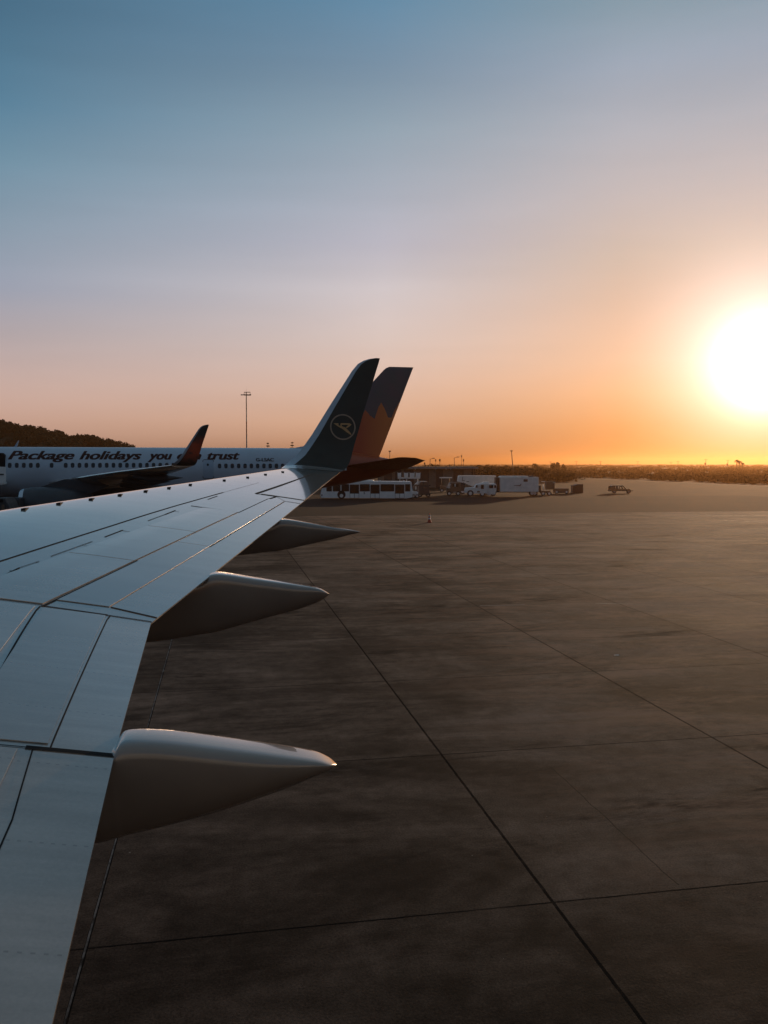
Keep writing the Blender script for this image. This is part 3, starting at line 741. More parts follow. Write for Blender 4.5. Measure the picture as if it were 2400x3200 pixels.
me = bpy.data.meshes.new_from_object(ob.evaluated_get(dg)); bpy.data.objects.remove(ob)
me.materials.clear(); me.materials.append(M['regmark']); ob = bpy.data.objects.new('lettering', me); COL.objects.link(ob); ob.parent = bus
ob.location = (bx(1136), -.012, bz(1544)); ob.rotation_euler = (R(90), 0, 0)

def frame(Y, u0):
    k = Y/2700; return (lambda u: (u-u0)*k), (lambda v: at(u0, v, Y).z)
# passenger stair platform in front of the hangar
Y = 150; X_, Z_ = frame(Y, 1278)
t = thing('boarding_platform', ground_at(1278, Y), 'white railed boarding platform on legs behind the bus roof', 'platform')
MB().box(X_(1243), X_(1313), 0, 2.2, Z_(1496), Z_(1493), bev=.04).build('deck', 'white', t)
for a, b, c, d in ((1244, 1254, 1243, 1253), (1264, 1274, 1263, 1275), (1280, 1294, 1282, 1294), (1298, 1312, 1300, 1313)):
    MB().prism([(X_(a), Z_(1493.5)), (X_(b), Z_(1493.5)), (X_(d), Z_(1478)), (X_(c), Z_(1478))], -.05, .05).build('side_panel', 'white', t)
for u in (1243, 1253, 1263, 1275, 1281, 1295, 1300, 1313): MB().tube((X_(u), -.05, Z_(1494)), (X_(u), -.05, Z_(1476)), .035, .035, 6).build('post', 'white', t)
for u in (1250, 1271, 1306):
    for y in (.1, 2.0): MB().tube((X_(u), y, 0), (X_(u), y, Z_(1495)), .07, .06, 8).build('leg', 'offwhite', t)
# tug right of the bus
Y = 121; X_, Z_ = frame(Y, 1299)
t = thing('baggage_tug', ground_at(1299, Y), 'small white tug between the bus tail and the dark van', 'tug')
MB().prism([(X_(1287), Z_(1551)), (X_(1307), Z_(1551)), (X_(1307), Z_(1540)), (X_(1303), Z_(1535)), (X_(1287), Z_(1535))], 0, 1.5).build('body', 'white', t)
MB().prism([(X_(1293), Z_(1535)), (X_(1305), Z_(1535)), (X_(1306), Z_(1516)), (X_(1296), Z_(1514)), (X_(1293), Z_(1520))], .1, 1.4).build('cab', 'tan', t)
pane(t, 'window', X_(1297), X_(1302), Z_(1530), Z_(1520), .1, 'paper')
MB().prism([(X_(1295), Z_(1514)), (X_(1302), Z_(1514)), (X_(1309), Z_(1506)), (X_(1305), Z_(1505))], .1, .5).build('roof_rail', 'white', t)
wheel(t, X_(1292), .1, .28, .2); wheel(t, X_(1304), .1, .28, .2)
# dark van seen from behind
Y = 124; X_, Z_ = frame(Y, 1326)
t = thing('van', ground_at(1326, Y), 'dark van seen from behind, just right of the bus', 'van')
MB().prism([(X_(1310), .35), (X_(1342), .35), (X_(1342), Z_(1520)), (X_(1338), Z_(1507)), (X_(1335), Z_(1505)), (X_(1316), Z_(1505)), (X_(1312), Z_(1508)), (X_(1309), Z_(1520))], 0, 4.2).build('body', 'darkmetal', t)
pane(t, 'rear_window', X_(1314), X_(1322), Z_(1516), Z_(1508.5), 0, 'tan'); pane(t, 'rear_window', X_(1325), X_(1336), Z_(1516), Z_(1508.5), 0, 'tan')
pane(t, 'number_plate', X_(1323), X_(1333), Z_(1526), Z_(1522), 0, 'tan')
for u in (1313, 1338): wheel(t, X_(u), .5, .36)
for u in (1308, 1343): MB().box(X_(u)-.12, X_(u)+.12, .2, .45, Z_(1519), Z_(1515), bev=.02).build('mirror', 'black', t)
# low terminal building
Y = 172; X_, Z_ = frame(Y, 1370)
t = thing('service_building', ground_at(1370, Y), 'low flat-roofed building with dark bays behind the parked trucks', 'building')
MB().box(X_(1180), X_(1486), .4, 12, 0, Z_(1462)).build('wall', 'conc', t)
rf = MB().box(X_(1172), X_(1493), -.7, 13, Z_(1462), Z_(1458.3)).build('roof', 'roof', t)
MB().box(X_(1172), X_(1493), -.74, -.66, Z_(1463.2), Z_(1461.5)).build('fascia', 'offwhite', rf)
for i, (a, b) in enumerate(((1200, 1225), (1235, 1255), (1262, 1293), (1312, 1341), (1363, 1385), (1417, 1449))):
    MB().box(X_(a), X_(b), .30, .42, 0, Z_(1468), bev=.05).build('bay_door', 'shut', t)
for u in (1298, 1361, 1394, 1408): MB().prism([(X_(u-3.5), Z_(1463)), (X_(u+3.5), Z_(1463)), (X_(u), Z_(1469))], -.3, .4).build('bracket', 'offwhite', t)
for u in (1476, 1483): MB().box(X_(u-2), X_(u+2), .1, .38, 0, Z_(1463)).build('pillar', 'shut', t)
# long white canopy rail / belt loader
Y = 146; X_, Z_ = frame(Y, 1393)
t = thing('belt_loader', ground_at(1393, Y), 'belt loader with flat white bed in front of the building bays', 'belt loader')
MB().box(X_(1374), X_(1413), 0, 1, Z_(1494.5), Z_(1491.5), bev=.03).build('conveyor', 'white', t)
MB().prism([(X_(1376), .3), (X_(1409), .3), (X_(1409), .9), (X_(1376), 1.1)], .0, 1.4).build('chassis', 'tan', t)
for u in (1380, 1405): MB().tube((X_(u), .5, .8), (X_(u), .5, Z_(1493)), .06, .06, 8).build('strut', 'tan', t)
for u in (1381, 1404): wheel(t, X_(u), .1, .3, .22)
# van with bright windscreen
Y = 130; X_, Z_ = frame(Y, 1417)
t = thing('van', ground_at(1417, Y), 'tan van with pale windscreen at the left of the truck cluster', 'van')
MB().prism([(X_(1397), .35), (X_(1440), .35), (X_(1440), Z_(1510)), (X_(1436), Z_(1507)), (X_(1406), Z_(1508)), (X_(1400), Z_(1522)), (X_(1396), Z_(1524))], 0, 1.9).build('body', 'tan', t)
MB().prism([(X_(1400), Z_(1521.5)), (X_(1406.5), Z_(1521.5)), (X_(1409), Z_(1511.5)), (X_(1403), Z_(1511.5))], -.03, .3).build('windscreen', 'paper', t)  # lit windscreen painted as a flat pale colour
pane(t, 'headlight', X_(1398.5), X_(1407), Z_(1525.5), Z_(1522.5), 0, 'reflect')
pane(t, 'side_window', X_(1413), X_(1420), Z_(1521), Z_(1512), 0); pane(t, 'side_window', X_(1425), X_(1433), Z_(1521), Z_(1512), 0)
pane(t, 'door_pillar', X_(1420.5), X_(1423.8), Z_(1520.5), Z_(1511.5), 0, 'reflect')
for u in (1404, 1432): wheel(t, X_(u), .1, .34)
pane(t, 'bumper', X_(1417), X_(1428), Z_(1539), Z_(1537.5), 0, 'reflect')
# high-loader truck with pale box
Y = 136; X_, Z_ = frame(Y, 1490)
t = thing('loader_truck', ground_at(1490, Y), 'pale box truck with a slanted nose over its cab, left of the plain box truck', 'truck')
bo = MB().prism([(X_(1432), Z_(1505)), (X_(1434), Z_(1489)), (X_(1437), Z_(1486.5)), (X_(1550), Z_(1486.5)), (X_(1550), Z_(1520)), (X_(1470), Z_(1521)), (X_(1446), Z_(1509))], 0, 2.5).build('box_body', 'offwhite', t)
pane(bo, 'hatch', X_(1505), X_(1516), Z_(1502), Z_(1493.5), 0, 'offwhite'); pane(bo, 'hatch', X_(1517.5), X_(1529), Z_(1502), Z_(1493.5), 0, 'offwhite')
MB().prism([(X_(1443.5), Z_(1503)), (X_(1445), Z_(1492)), (X_(1446), Z_(1488)), (X_(1446.6), Z_(1492)), (X_(1445.4), Z_(1503))], -.02, .01).build('seam', 'tan', bo)
for (u0, v0, u1, v1) in ((1446, 1501, 1452, 1503), (1458, 1504, 1466, 1506)): MB().prism([(X_(u0), Z_(v1)), (X_(u1), Z_(v1)), (X_(u1), Z_(v0)), (X_(u0), Z_(v0))], -.02, .01).build('faded_mark', 'tan', bo)
MB().prism([(X_(1436), .5), (X_(1556), .5), (X_(1556), .95), (X_(1436), .95)], .2, 2.3).build('chassis', 'darkmetal', t)
MB().prism([(X_(1437), .5), (X_(1454), .5), (X_(1454), Z_(1512)), (X_(1450), Z_(1506)), (X_(1440), Z_(1508)), (X_(1437), Z_(1520))], .1, 2.4).build('cab', 'darkmetal', t)
MB().tube((X_(1447), .0, Z_(1508)), (X_(1474), .0, Z_(1521)), .05, .05, 6).build('lift_strut', 'shut', t)
for u in (1446, 1535): wheel(t, X_(u), .3, .45)
# pickup in front of it
Y = 127; X_, Z_ = frame(Y, 1484)
t = thing('pickup', ground_at(1484, Y), 'white pickup with open wheel arch in front of the pale box truck', 'pickup')
MB().prism([(X_(1454), Z_(1541)), (X_(1461), Z_(1541)), (X_(1464), Z_(1534)), (X_(1476), Z_(1534)), (X_(1480), Z_(1543)), (X_(1522), Z_(1541)), (X_(1523), Z_(1515)), (X_(1519), Z_(1512)), (X_(1490), Z_(1513)),
            (X_(1484), Z_(1524)), (X_(1456), Z_(1525)), (X_(1454), Z_(1532))], 0, 1.8).build('body', 'offwhite', t)
pane(t, 'side_window', X_(1487), X_(1492.5), Z_(1524), Z_(1516), 0); pane(t, 'windscreen', X_(1493), X_(1502), Z_(1527), Z_(1517), 0, 'paper'); pane(t, 'side_window', X_(1503), X_(1512), Z_(1528), Z_(1515), 0)
pane(t, 'grille', X_(1491), X_(1500), Z_(1539), Z_(1534), 0, 'tan')
wheel(t, X_(1470), -.02, .47); wheel(t, X_(1508), .2, .40)
# catering truck
Y = 128; X_, Z_ = frame(Y, 1600)
t = thing('catering_truck', ground_at(1600, Y), 'catering truck with plain grey box body and one small square vent', 'truck')
bo = MB().box(X_(1563), X_(1683.5), 0, 2.5, Z_(1537), Z_(1491), bev=.05).build('box_body', 'offwhite', t)
MB().prism([(X_(1563), Z_(1491.2)), (X_(1650), Z_(1491.2)), (X_(1650), Z_(1487.5)), (X_(1567), Z_(1487.5))], .3, 2.3).build('roof_rack', 'offwhite', t)
MB().box(X_(1654), X_(1669), .3, 1.5, Z_(1491), Z_(1487), bev=.03).build('cooling_unit', 'darkmetal', t)
pane(bo, 'vent', X_(1636), X_(1649), Z_(1505.5), Z_(1497.5), 0, 'shut')
MB().prism([(X_(1605), Z_(1518.3)), (X_(1620), Z_(1518.6)), (X_(1626), Z_(1519.5)), (X_(1630), Z_(1512)), (X_(1627.5), Z_(1512.5)), (X_(1624), Z_(1516)), (X_(1607), Z_(1516.8))], -.02, .01).build('aircraft_emblem', 'tan', bo)
MB().box(X_(1530), X_(1680), .3, 2.2, .55, Z_(1537.5)).build('chassis', 'darkmetal', t)
cb = MB().prism([(X_(1514), Z_(1541)), (X_(1529), Z_(1549)), (X_(1534), Z_(1548)), (X_(1536), Z_(1541)), (X_(1551), Z_(1536)), (X_(1553), Z_(1516)), (X_(1548), Z_(1511)), (X_(1519), Z_(1511.5)), (X_(1515), Z_(1527))], .05, 2.4).build('cab', 'offwhite', t)
MB().prism([(X_(1516.5), Z_(1525.5)), (X_(1522), Z_(1525.5)), (X_(1525), Z_(1513)), (X_(1519.5), Z_(1513))], -.0, .3).build('windscreen', 'paper', t)
dd = pane(cb, 'door', X_(1526.5), X_(1549), Z_(1545), Z_(1512.5), .05, 'offwhite')
pane(cb, 'side_window', X_(1528.5), X_(1541.5), Z_(1525.5), Z_(1515.5), .02, 'glass'); pane(cb, 'side_window', X_(1544.5), X_(1551), Z_(1525), Z_(1516), .02, 'glass')
MB().box(X_(1550), X_(1562), .4, 2.0, Z_(1538), Z_(1492)).build('body_front', 'shut', t)
for u in (1541, 1664, 1672): wheel(t, X_(u), .35, .46)
MB().prism([(X_(1498), Z_(1511)), (X_(1530), Z_(1511)), (X_(1530), Z_(1506)), (X_(1512), Z_(1506)), (X_(1509), Z_(1509.5))], .4, 1.6).build('cab_platform', 'white', t)
# carts and gear to the right
Y = 130; X_, Z_ = frame(Y, 1705)
t = thing('equipment_cart', ground_at(1705, Y), 'small cart with pale top and mast, right beside the grey box truck', 'cart')
MB().box(X_(1690), X_(1720), 0, 1.2, Z_(1541), Z_(1533.5), bev=.04).build('bed', 'tan', t)
MB().box(X_(1683), X_(1692), .2, 1.2, Z_(1538), Z_(1517), bev=.04).build('engine_box', 'shut', t)
MB().tube((X_(1698), .1, Z_(1534)), (X_(1698), .1, Z_(1514)), .07, .07, 8).build('mast', 'reflect', t)
MB().box(X_(1694), X_(1704), 0, .8, Z_(1506), Z_(1504.3), bev=.02).build('canopy', 'reflect', t)
for u in (1698, 1717): wheel(t, X_(u), .15, .33)
Y = 138; X_, Z_ = frame(Y, 1756)
t = thing('baggage_trailer', ground_at(1756, Y), 'low dark baggage trailer left of the dark container', 'trailer')
MB().box(X_(1734), X_(1778), 0, 1.5, Z_(1541), Z_(1526), bev=.04).build('bed', 'tan', t)
MB().box(X_(1708), X_(1735), .3, 1.4, Z_(1530), Z_(1504), bev=.05).build('front_box', 'tan', t)
MB().box(X_(1729), X_(1736), .1, .3, Z_(1509.5), Z_(1507.8)).build('light_bar', 'reflect', t)
for u in (1740, 1771): wheel(t, X_(u), .15, .3)
Y = 142; X_, Z_ = frame(Y, 1807)
t = thing('freight_container', ground_at(1807, Y), 'dark upright freight container with pale left edge on the open apron', 'container')
MB().prism([(X_(1791), .1), (X_(1823), .1), (X_(1823), Z_(1513)), (X_(1804), Z_(1513)), (X_(1800), Z_(1516)), (X_(1791), Z_(1517))], 0, 1.6).build('body', 'shut', t)
MB().box(X_(1790), X_(1791.2), -.02, .2, .1, Z_(1518)).build('edge_strip', 'tan', t)
MB().box(X_(1791), X_(1823), .1, 1.5, .01, .1).build('base', 'darkmetal', t)
Y = 140; X_, Z_ = frame(Y, 1945)
t = thing('off_road_car', ground_at(1945, Y), 'lone brown off-road car with sky-lit windows, right of all the trucks', 'car')
MB().prism([(X_(1908), .35), (X_(1980), .35), (X_(1981), Z_(1534)), (X_(1966), Z_(1531)), (X_(1908), Z_(1531))], 0, 1.8).build('body', 'carpaint', t)
# cabin with real openings: pillars and roof
MB().prism([(X_(1911), Z_(1519.8)), (X_(1950), Z_(1519.8)), (X_(1948), Z_(1517)), (X_(1915), Z_(1517))], .05, 1.75).build('roof', 'carpaint', t)
for y in (.06, 1.68):
    for a, b in ((1909.5, 1919.5), (1924.5, 1932.5), (1943, 1946.5)):
        MB().prism([(X_(a), Z_(1531)), (X_(b), Z_(1531)), (X_(b-1), Z_(1519.5)), (X_(a+1), Z_(1519.5))], y, y+.07).build('pillar', 'carpaint', t)
    MB().prism([(X_(1956), Z_(1531)), (X_(1961), Z_(1531)), (X_(1950), Z_(1519.5)), (X_(1946), Z_(1519.5))], y, y+.07).build('pillar', 'carpaint', t)
    MB().prism([(X_(1909), Z_(1531)), (X_(1960), Z_(1531)), (X_(1958), Z_(1528)), (X_(1911), Z_(1528))], y, y+.07).build('door_top', 'carpaint', t)
for u in (1921, 1966): wheel(t, X_(u), .25, .36)
# cone
p = ray(1342, 1633); kk = -CAMZ/p.z
t = thing('traffic_cone', (p.x*kk, p.y*kk, 0), 'red traffic cone with white bands alone on the apron', 'traffic cone')
MB().box(-.2, .2, -.2, .2, .004, .05, bev=.01).build('base', 'orange', t)
MB().tube((0, 0, .05), (0, 0, .78), .15, .03, 16).build('cone_body', 'orange', t)
for a, b in ((.28, .40), (.52, .62)):
    MB().tube((0, 0, a), (0, 0, b), .15-.12*(a-.05)/.73+.004, .15-.12*(b-.05)/.73+.004, 16).build('white_band', 'reflect', t)
# airstairs at the forward door of the jet
t = thing('boarding_stairs', JL+Vector((-8.6*math.cos(JA)+2.0*math.sin(JA), -8.6*math.sin(JA)-2.0*math.cos(JA), 0)), 'white boarding stairs at the far left of the silver airliner', 'boarding stairs', JA)
MB().box(-1.0, .9, -1.6, -.1, 3.30, 3.45, bev=.03).build('platform', 'offwhite', t)
MB().prism([(.42, 3.45), (1.12, 3.45), (1.12, 4.62), (.42, 4.66)], -1.62, -1.56).build('side_panel', 'white', t)
MB().prism([(-1.0, 3.45), (.18, 3.45), (.18, 4.45), (-1.0, 4.45)], -1.62, -1.56).build('side_panel', 'offwhite', t)
MB().tube((.32, -1.63, 3.3), (.32, -1.63, 4.85), .05, .05, 8).build('post', 'darkmetal', t)
MB().box(.62, .98, -1.66, -1.62, 4.02, 4.12).build('latch', 'darkmetal', t)
MB().prism([(-7.5, .4), (-7, .3), (-.9, 3.3), (-1.0, 3.5)], -1.5, -.3).build('stair_flight', 'darkmetal', t)
for u in (-6, -1.4, .6):
    MB().tube((u, -1.4, .3), (u, -1.4, 3.3 if u > -2 else .9), .06, .06, 8).build('leg', 'darkmetal', t)
wheel(t, -6, -1.5, .35); wheel(t, .2, -1.5, .35)
# tugs on the ground left
Y = 58; X_, Z_ = frame(Y, 20)
t = thing('tow_tractor', ground_at(20, Y), 'dark tow tractor low at the left edge beside the jet engine', 'tractor')
MB().prism([(X_(-25), .3), (X_(26), .3), (X_(28), Z_(1590)), (X_(22), Z_(1575)), (X_(14), Z_(1557)), (X_(-14), Z_(1556)), (X_(-25), Z_(1575))], 0, 1.6).build('body', 'darkmetal', t)
pane(t, 'side_window', X_(-10), X_(8), Z_(1570), Z_(1559), 0, 'glass')
pane(t, 'front_panel', X_(3), X_(12), Z_(1598), Z_(1577), 0, 'tan')
wheel(t, X_(-14), .05, .4); wheel(t, X_(16), .05, .4)
Y = 60; X_, Z_ = frame(Y, 45)
t = thing('ground_power_unit', ground_at(45, Y), 'grey ground power unit with a white post under the jet engine', 'generator')
MB().box(X_(31), X_(59), 0, 1.3, .35, Z_(1555), bev=.05).build('housing', 'engine', t)
MB().prism([(X_(36), Z_(1566)), (X_(41), Z_(1566)), (X_(40), Z_(1578)), (X_(37), Z_(1578))], -.05, .02).build('lamp', 'reflect', t)
MB().tube((X_(38.5), -.05, .4), (X_(38.5), -.05, Z_(1577)), .03, .03, 8).build('post', 'offwhite', t)
pane(t, 'louvre', X_(43), X_(56), Z_(1578), Z_(1572), 0, 'black')
for u in (35, 55): wheel(t, X_(u), .1, .25, .18)

# ------------------------------------------------------------------ masts and poles
p = at(772, 1500, 210)
mast = thing('floodlight_mast', (p.x, 210, 0), 'tall banded floodlight mast rising behind the silver airliner', 'mast')
ztop = at(772, 1234, 210).z
prev = 0
bands = [(0, at(772, 1360, 210).z, 'whiteband'), (at(772, 1360, 210).z, at(772, 1317, 210).z, 'redband'), (at(772, 1317, 210).z, at(772, 1280, 210).z, 'whiteband'), (at(772, 1280, 210).z, at(772, 1226, 210).z, 'brown')]
for a, b, m in bands:
    rr = lambda z: .20-.10*z/ztop
    MB().tube((0, 0, a), (0, 0, b), rr(a), rr(b), 12).build('pole_section', m, mast)
q = MB(); z1, z2 = ztop, at(772, 1226, 210).z
q.box(-.55, 1.05, -.5, .5, z1-.12, z1+.06); q.box(-.5, 1.0, -.06, .06, z2-.05, z2+.1)
for x in (-.5, .95): q.tube((x, 0, z1), (x, 0, z2), .05, .05, 6)
q.build('head_frame', 'darkmetal', mast)
for x in (-.95, -.35, .35, 1.0): MB().box(x-.28, x+.28, -.75, -.45, z1-.16, z1+.08, bev=.04).build('floodlight', 'lampglass' if x < -.5 else 'brown', mast)
MB().tube((0, 0, z2), (0, 0, at(772, 1210, 210).z), .02, .008, 6).build('lightning_rod', 'darkmetal', mast)

def lamp_pole(u, vtop, Y, arm, lab, r=.10, lean=0):
    p = at(u, vtop, Y); t = thing('street_lamp', (p.x, Y, 0), lab, 'street lamp', group=None)
    H = p.z; MB().tube((lean, 0, 0), (0, 0, H), r, r*.6, 8).build('pole', 'brown', t)
    if arm: MB().tube((0, 0, H-.06), (arm, 0, H+.12), r*.45, r*.35, 6).build('arm', 'brown', t)
    MB().box(arm-.28 if arm else -.28, arm+.28, -.15, .15, H+(.05 if arm else -.05), H+.2, bev=.04).build('lamp_head', 'darkmetal', t)
lamp_pole(1218, 1411, 200, 0, 'short lamp post rising just behind the tailplane of the silver airliner')
lamp_pole(1344, 1434, 185, .7, 'lamp post with right-hand arm above the left part of the low building', .09)
lamp_pole(1419.5, 1430, 185, .8, 'lamp post with right-hand arm above the middle of the low building', .09, .15)
lamp_pole(1598.5, 1410, 210, 0, 'tall leaning lamp post behind the two box trucks', .13, .7)
def thin_pole(u, vtop, Y, lab, r=.05):
    p = at(u, vtop, Y); t = MB().tube((0, 0, 0), (0, 0, p.z), r, r*.7, 6); t.box(-r*2.2, r*2.2, -r, r, p.z-.5, p.z)
    tag(t.build('antenna_pole', 'brown', None, (p.x, Y, 0)), lab, 'antenna')
thin_pole(1361.5, 1435, 190, 'thin plain pole, first right of the left armed lamp post')
thin_pole(1374.5, 1434.5, 190, 'thin pole with thicker head, second right of the left armed lamp post', .07)
thin_pole(1442.5, 1422, 190, 'tallest thin aerial above the low building roof', .045)
thin_pole(1448.5, 1435, 190, 'shorter thin aerial beside the tallest one')
thin_pole(1327, 1445, 178, 'short aerial on the building beside the tailplane tip', .05)
def utility(u, vtop, Y, lab, xb=True):
    p = at(u, vtop, Y); t = thing('utility_pole', (p.x, Y, -.2), lab, 'utility pole', group='utility poles on the horizon')
    MB().tube((0, 0, 0), (0, 0, p.z), .22, .16, 6).build('pole', 'brown', t)
    MB().box(-1.3, 1.3, -.1, .1, p.z-.25, p.z, 0).build('crossarm', 'brown', t)
    if xb: MB().box(-1.1, 0, -.4, .4, p.z-4.2, p.z-2.6, bev=.1).build('transformer', 'brown', t)
for u, v, Y, lab, tr in ((1720, 1442, 700, 'distant utility pole nearest the low tree clump', False), (1801, 1441, 720, 'distant utility pole right of the tree clump', False), (1877, 1441, 730, 'distant utility pole above the lone car, to its left', False),
                     (1993.5, 1441, 740, 'distant utility pole above and right of the lone car', False), (2097, 1443, 740, 'short distant utility pole, left of a close pair', False), (2119, 1440.5, 750, 'distant utility pole, right of a close pair', False),
                     (2206, 1435, 700, 'tallest distant utility pole with transformer', True), (2275, 1438, 720, 'distant utility pole next to the palm clump', True)):
    utility(u, v, Y, lab, tr)

# ------------------------------------------------------------------ vegetation
def blob(mb, c, rx, rz, n, leaf, mi=0):          # leaf-sized faces through the volume of a crown
    for _ in range(n):
        while True:
            x, y, z = random.uniform(-1, 1), random.uniform(-1, 1), random.uniform(-1, 1)
            d = x*x+y*y+z*z
            if .15 < d < 1: break
        p = Vector((c[0]+x*rx, c[1]+y*rx, c[2]+z*rz))
        a = Vector((random.uniform(-1, 1), random.uniform(-1, 1), random.uniform(-.6, .6))).normalized()
        b = a.cross(Vector((random.uniform(-1, 1), random.uniform(-1, 1), random.uniform(-1, 1)))).normalized()
        s = leaf*random.uniform(.6, 1.4)
        mb.add([p-a*s, p+b*s*.7, p+a*s, p-b*s*.7], [(0, 1, 2, 3)], mi)
def pine(u, vtop, Y, lab):
    p = at(u, vtop, Y); H = p.z; t = thing('norfolk_pine', (p.x, Y, 0), lab, 'tree', group='norfolk island pines behind the airliner')
    MB().tube((0, 0, 0), (0, 0, H), .28, .03, 8).build('trunk', 'trunk', t)
    q = MB(); n = 11
    for i in range(n):
        z = H-.55-i*1.0; rr = .28+i*.30
        for kx in range(10):
            a = 2*math.pi*kx/10+i*.4; L = rr*random.uniform(.7, 1.15)
            q.tube((0, 0, z-.12), (L*math.cos(a), L*math.sin(a), z+.12*rr), .05, .03, 4)
            for j in range(14):
                f = random.uniform(.15, 1)
                blob(q, (L*f*math.cos(a), L*f*math.sin(a), z+.08*rr*f), .2, .10, 2, .20)
    q.build('crown', 'leaf', t)
pine(837, 1381.5, 330, 'tiered pine behind the fuselage roof, nearer the floodlight mast')
pine(913, 1379.5, 325, 'tiered pine behind the fuselage roof, nearer the tail')
# wooded hill
prof = [(-900, 1290), (-500, 1288), (-250, 1290), (0, 1310), (45, 1322), (100, 1331), (150, 1340), (200, 1351), (250, 1360), (300, 1363), (350, 1374), (400, 1386), (440, 1397), (500, 1412), (620, 1432), (800, 1446), (1000, 1449)]
YH = 620
pu = [p[0] for p in prof]; pv = [p[1] for p in prof]
def crest(u): return max(0, at(u, itp(u, pu, pv), YH).z-6.5)
hill = MB(); nu, ny = 110, 22; V = []
for j in range(ny+1):
    yy = 400+j*(520/ny); s = math.sin(min(1, max(0, (yy-400)/220))*math.pi/2)**1.2 if yy < 620 else max(0, 1-((yy-620)/300)**2)
    for i in range(nu+1):
        u = -900+i*1900/nu; V.append(((u-1200)/2700*YH, yy, crest(u)*s+random.uniform(-.4, .4)*(s > .02)-.05))
F = [(j*(nu+1)+i, j*(nu+1)+i+1, (j+1)*(nu+1)+i+1, (j+1)*(nu+1)+i) for j in range(ny) for i in range(nu)]
hill.add(V, F, 0, True); tag(hill.build('hill', 'hillside'), kind='structure')
wood = MB()
for _ in range(760):
    u = random.uniform(-160, 560); yy = random.choice((random.uniform(575, 628), random.uniform(450, 632)))
    s = math.sin(min(1, max(0, (yy-400)/220))*math.pi/2)**1.2 if yy < 620 else 1
    z = crest(u)*s
    if z < .4: continue
    x = (u-1200)/2700*YH
    hgt = random.uniform(4.2, 7.4)*(1 if u < 440 else .6); rx = random.uniform(1.8, 3.4)
    for k in range(5):
        blob(wood, (x+random.uniform(-1, 1)*rx*.7, yy+random.uniform(-1, 1)*rx*.6, z+hgt*random.uniform(.45, .85)), rx*random.uniform(.45, .8), hgt*.22, 38, .6)
    wood.tube((x, yy, z-.5), (x, yy, z+hgt*.6), .2, .1, 5, 1)
tag(wood.build('wood', ['leaf', 'trunk']), 'dark pine wood covering the low hill at left', 'wood', kind='stuff')
# scrub
scrub = MB()
def bush(x, y, r, h, n, leaf):
    for k in range(3): blob(scrub, (x+random.uniform(-.6, .6)*r, y+random.uniform(-.5, .5)*r, h*random.uniform(.35, .6)), r*random.uniform(.5, .8), h*.42, n//3, leaf)
cnt = 0
while cnt < 2300:
    v = random.uniform(5.0, 72); Yd = CAMZ*2700/v*(1+random.uniform(-.02, .02)); u = random.uniform(1330, 2600)
    x = (u-1200)/2700*Yd; a = -sa*x+ca*Yd; b = ca*x+sa*Yd
    if not (b > 121 or (a > 640)) or Yd > 2150 or Yd < 180: continue
    far = Yd/300
    r = random.uniform(.7, 1.9)*(1 if Yd < 400 else min(4, far)); h = random.uniform(.6, 1.5)*(1.0 if Yd < 400 else 1.1)
    bush(x, Yd, r, h, 24, .16+.0007*Yd); cnt += 1
for _ in range(420):                      # thicket beyond the building
    u = random.uniform(1290, 1780); Yd = random.uniform(225, 460)
    top = itp(u, [1290, 1340, 1350, 1362, 1400, 1520, 1600, 1650, 1720, 1780], [1455, 1450, 1447, 1451, 1452, 1450, 1452, 1455, 1462, 1470])
    h = at(u, top+random.uniform(0, 9)+ (Yd < 330)*6, Yd).z
    if h < .5: continue
    bush((u-1200)/2700*Yd, Yd, random.uniform(2, 5), h, 60, .45)
tag(scrub.build('scrub', 'leafdry'), 'brown scrub bushes spread over the land beyond the airfield', 'scrub', kind='stuff')
def roundtree(u, vtop, Y, wd, lab, n=320):
    p = at(u, vtop, Y); t = thing('low_tree', (p.x, Y, 0), lab, 'tree', group=None); H = p.z
    q = MB(); R_ = wd/2*Y/2700
    for k in range(9): blob(q, (random.uniform(-1, 1)*R_*.65, random.uniform(-.5, .5)*R_, H*random.uniform(.45, .72)), R_*.42, H*.28, n//9, .45)
    q.build('crown', 'leafdry', t); MB().tube((0, 0, -.2), (0, 0, H*.6), .3, .15, 6).build('trunk', 'trunk', t)
roundtree(1674, 1446, 420, 20, 'small round tree on the skyline above the grey box truck')
roundtree(1741, 1444, 430, 24, 'blocky dark tree clump on the skyline, its tallest part', 420)
roundtree(1727, 1447, 430, 18, 'blocky dark tree on the left shoulder of the skyline clump')
roundtree(1762, 1448, 430, 16, 'small low tree at the right end of the skyline clump')
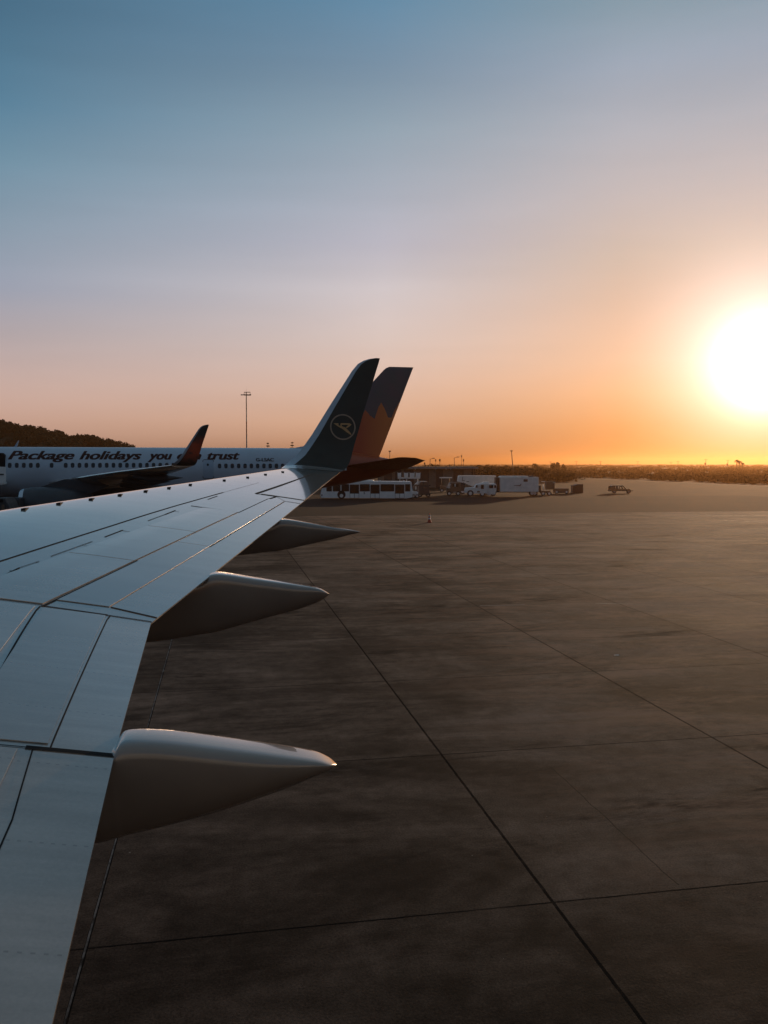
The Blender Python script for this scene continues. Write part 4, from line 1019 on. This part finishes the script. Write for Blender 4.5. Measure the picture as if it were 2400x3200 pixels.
def palm(u, vtop, Y, r, lab, lean=0):
    p = at(u, vtop, Y); t = thing('palm_tree', (p.x, Y, -.2), lab, 'palm', group='palms on the horizon'); H = p.z
    MB().tube((lean, 0, 0), (0, 0, H-1), .32, .24, 8).build('trunk', 'trunk', t)
    q = MB()
    for i in range(26):
        a = random.uniform(0, 2*math.pi); up = random.uniform(-.5, .9); prevp = Vector((0, 0, H-1.2)); prevw = .35
        for s in range(1, 6):
            f = s/5; pp = Vector((r*f*math.cos(a), r*f*math.sin(a), H-1.2+up*r*f*.8-r*f*f*.75)); wd = .5*(1-f*.8)
            n = Vector((-math.sin(a), math.cos(a), 0))
            q.add([prevp-n*prevw, prevp+n*prevw, pp+n*wd, pp-n*wd], [(0, 1, 2, 3)]); prevp, prevw = pp, wd
    q.build('crown', 'palm', t)
palm(2303, 1431, 520, 1.9, 'tallest palm at the left of the palm clump on the horizon')
palm(2313, 1435, 525, 1.7, 'middle palm leaning right in the clump on the horizon', -.5)
palm(2321, 1440, 530, 1.3, 'shortest palm at the right of the clump on the horizon')
for i, (u, v) in enumerate(((1926, 2048),)):
    p = ray(u, v); kk = -CAMZ/p.z
    q = MB(); q.add([(-.09, -.03, .01), (.08, -.04, .004), (.09, .03, .025), (-.07, .04, .012)], [(0, 1, 2, 3)])
    q.add([(-.09, -.03, .006), (.08, -.04, .002), (.09, .03, .02), (-.07, .04, .008)], [(3, 2, 1, 0)])
    o = q.build('paper_scrap', 'paper', None, (p.x*kk, p.y*kk, 0)); o.scale = (.8, .7, .6)
    tag(o, ('white paper scrap lying mid apron between two slab joints', 'tiny white paper scrap near the right edge of the apron')[i], 'litter')

# ------------------------------------------------------------------ haze
hz = MB(); hz.box(-9600, 9600, -700, 9100, -5, 46)
ho = hz.build('haze', 'paper'); ho.data.materials.clear()
hm = bpy.data.materials.new('evening_haze'); hm.use_nodes = True; t = NT(hm.node_tree); t.n.clear()
pv_ = t.new('ShaderNodeVolumePrincipled'); pv_.inputs['Color'].default_value = (.42, .225, .095, 1); pv_.inputs['Density'].default_value = .00026; pv_.inputs['Anisotropy'].default_value = .79
oo = t.new('ShaderNodeOutputMaterial'); t.l.new(pv_.outputs[0], oo.inputs['Volume']); ho.data.materials.append(hm)
tag(ho, 'warm evening haze over the airfield', 'haze', kind='stuff')
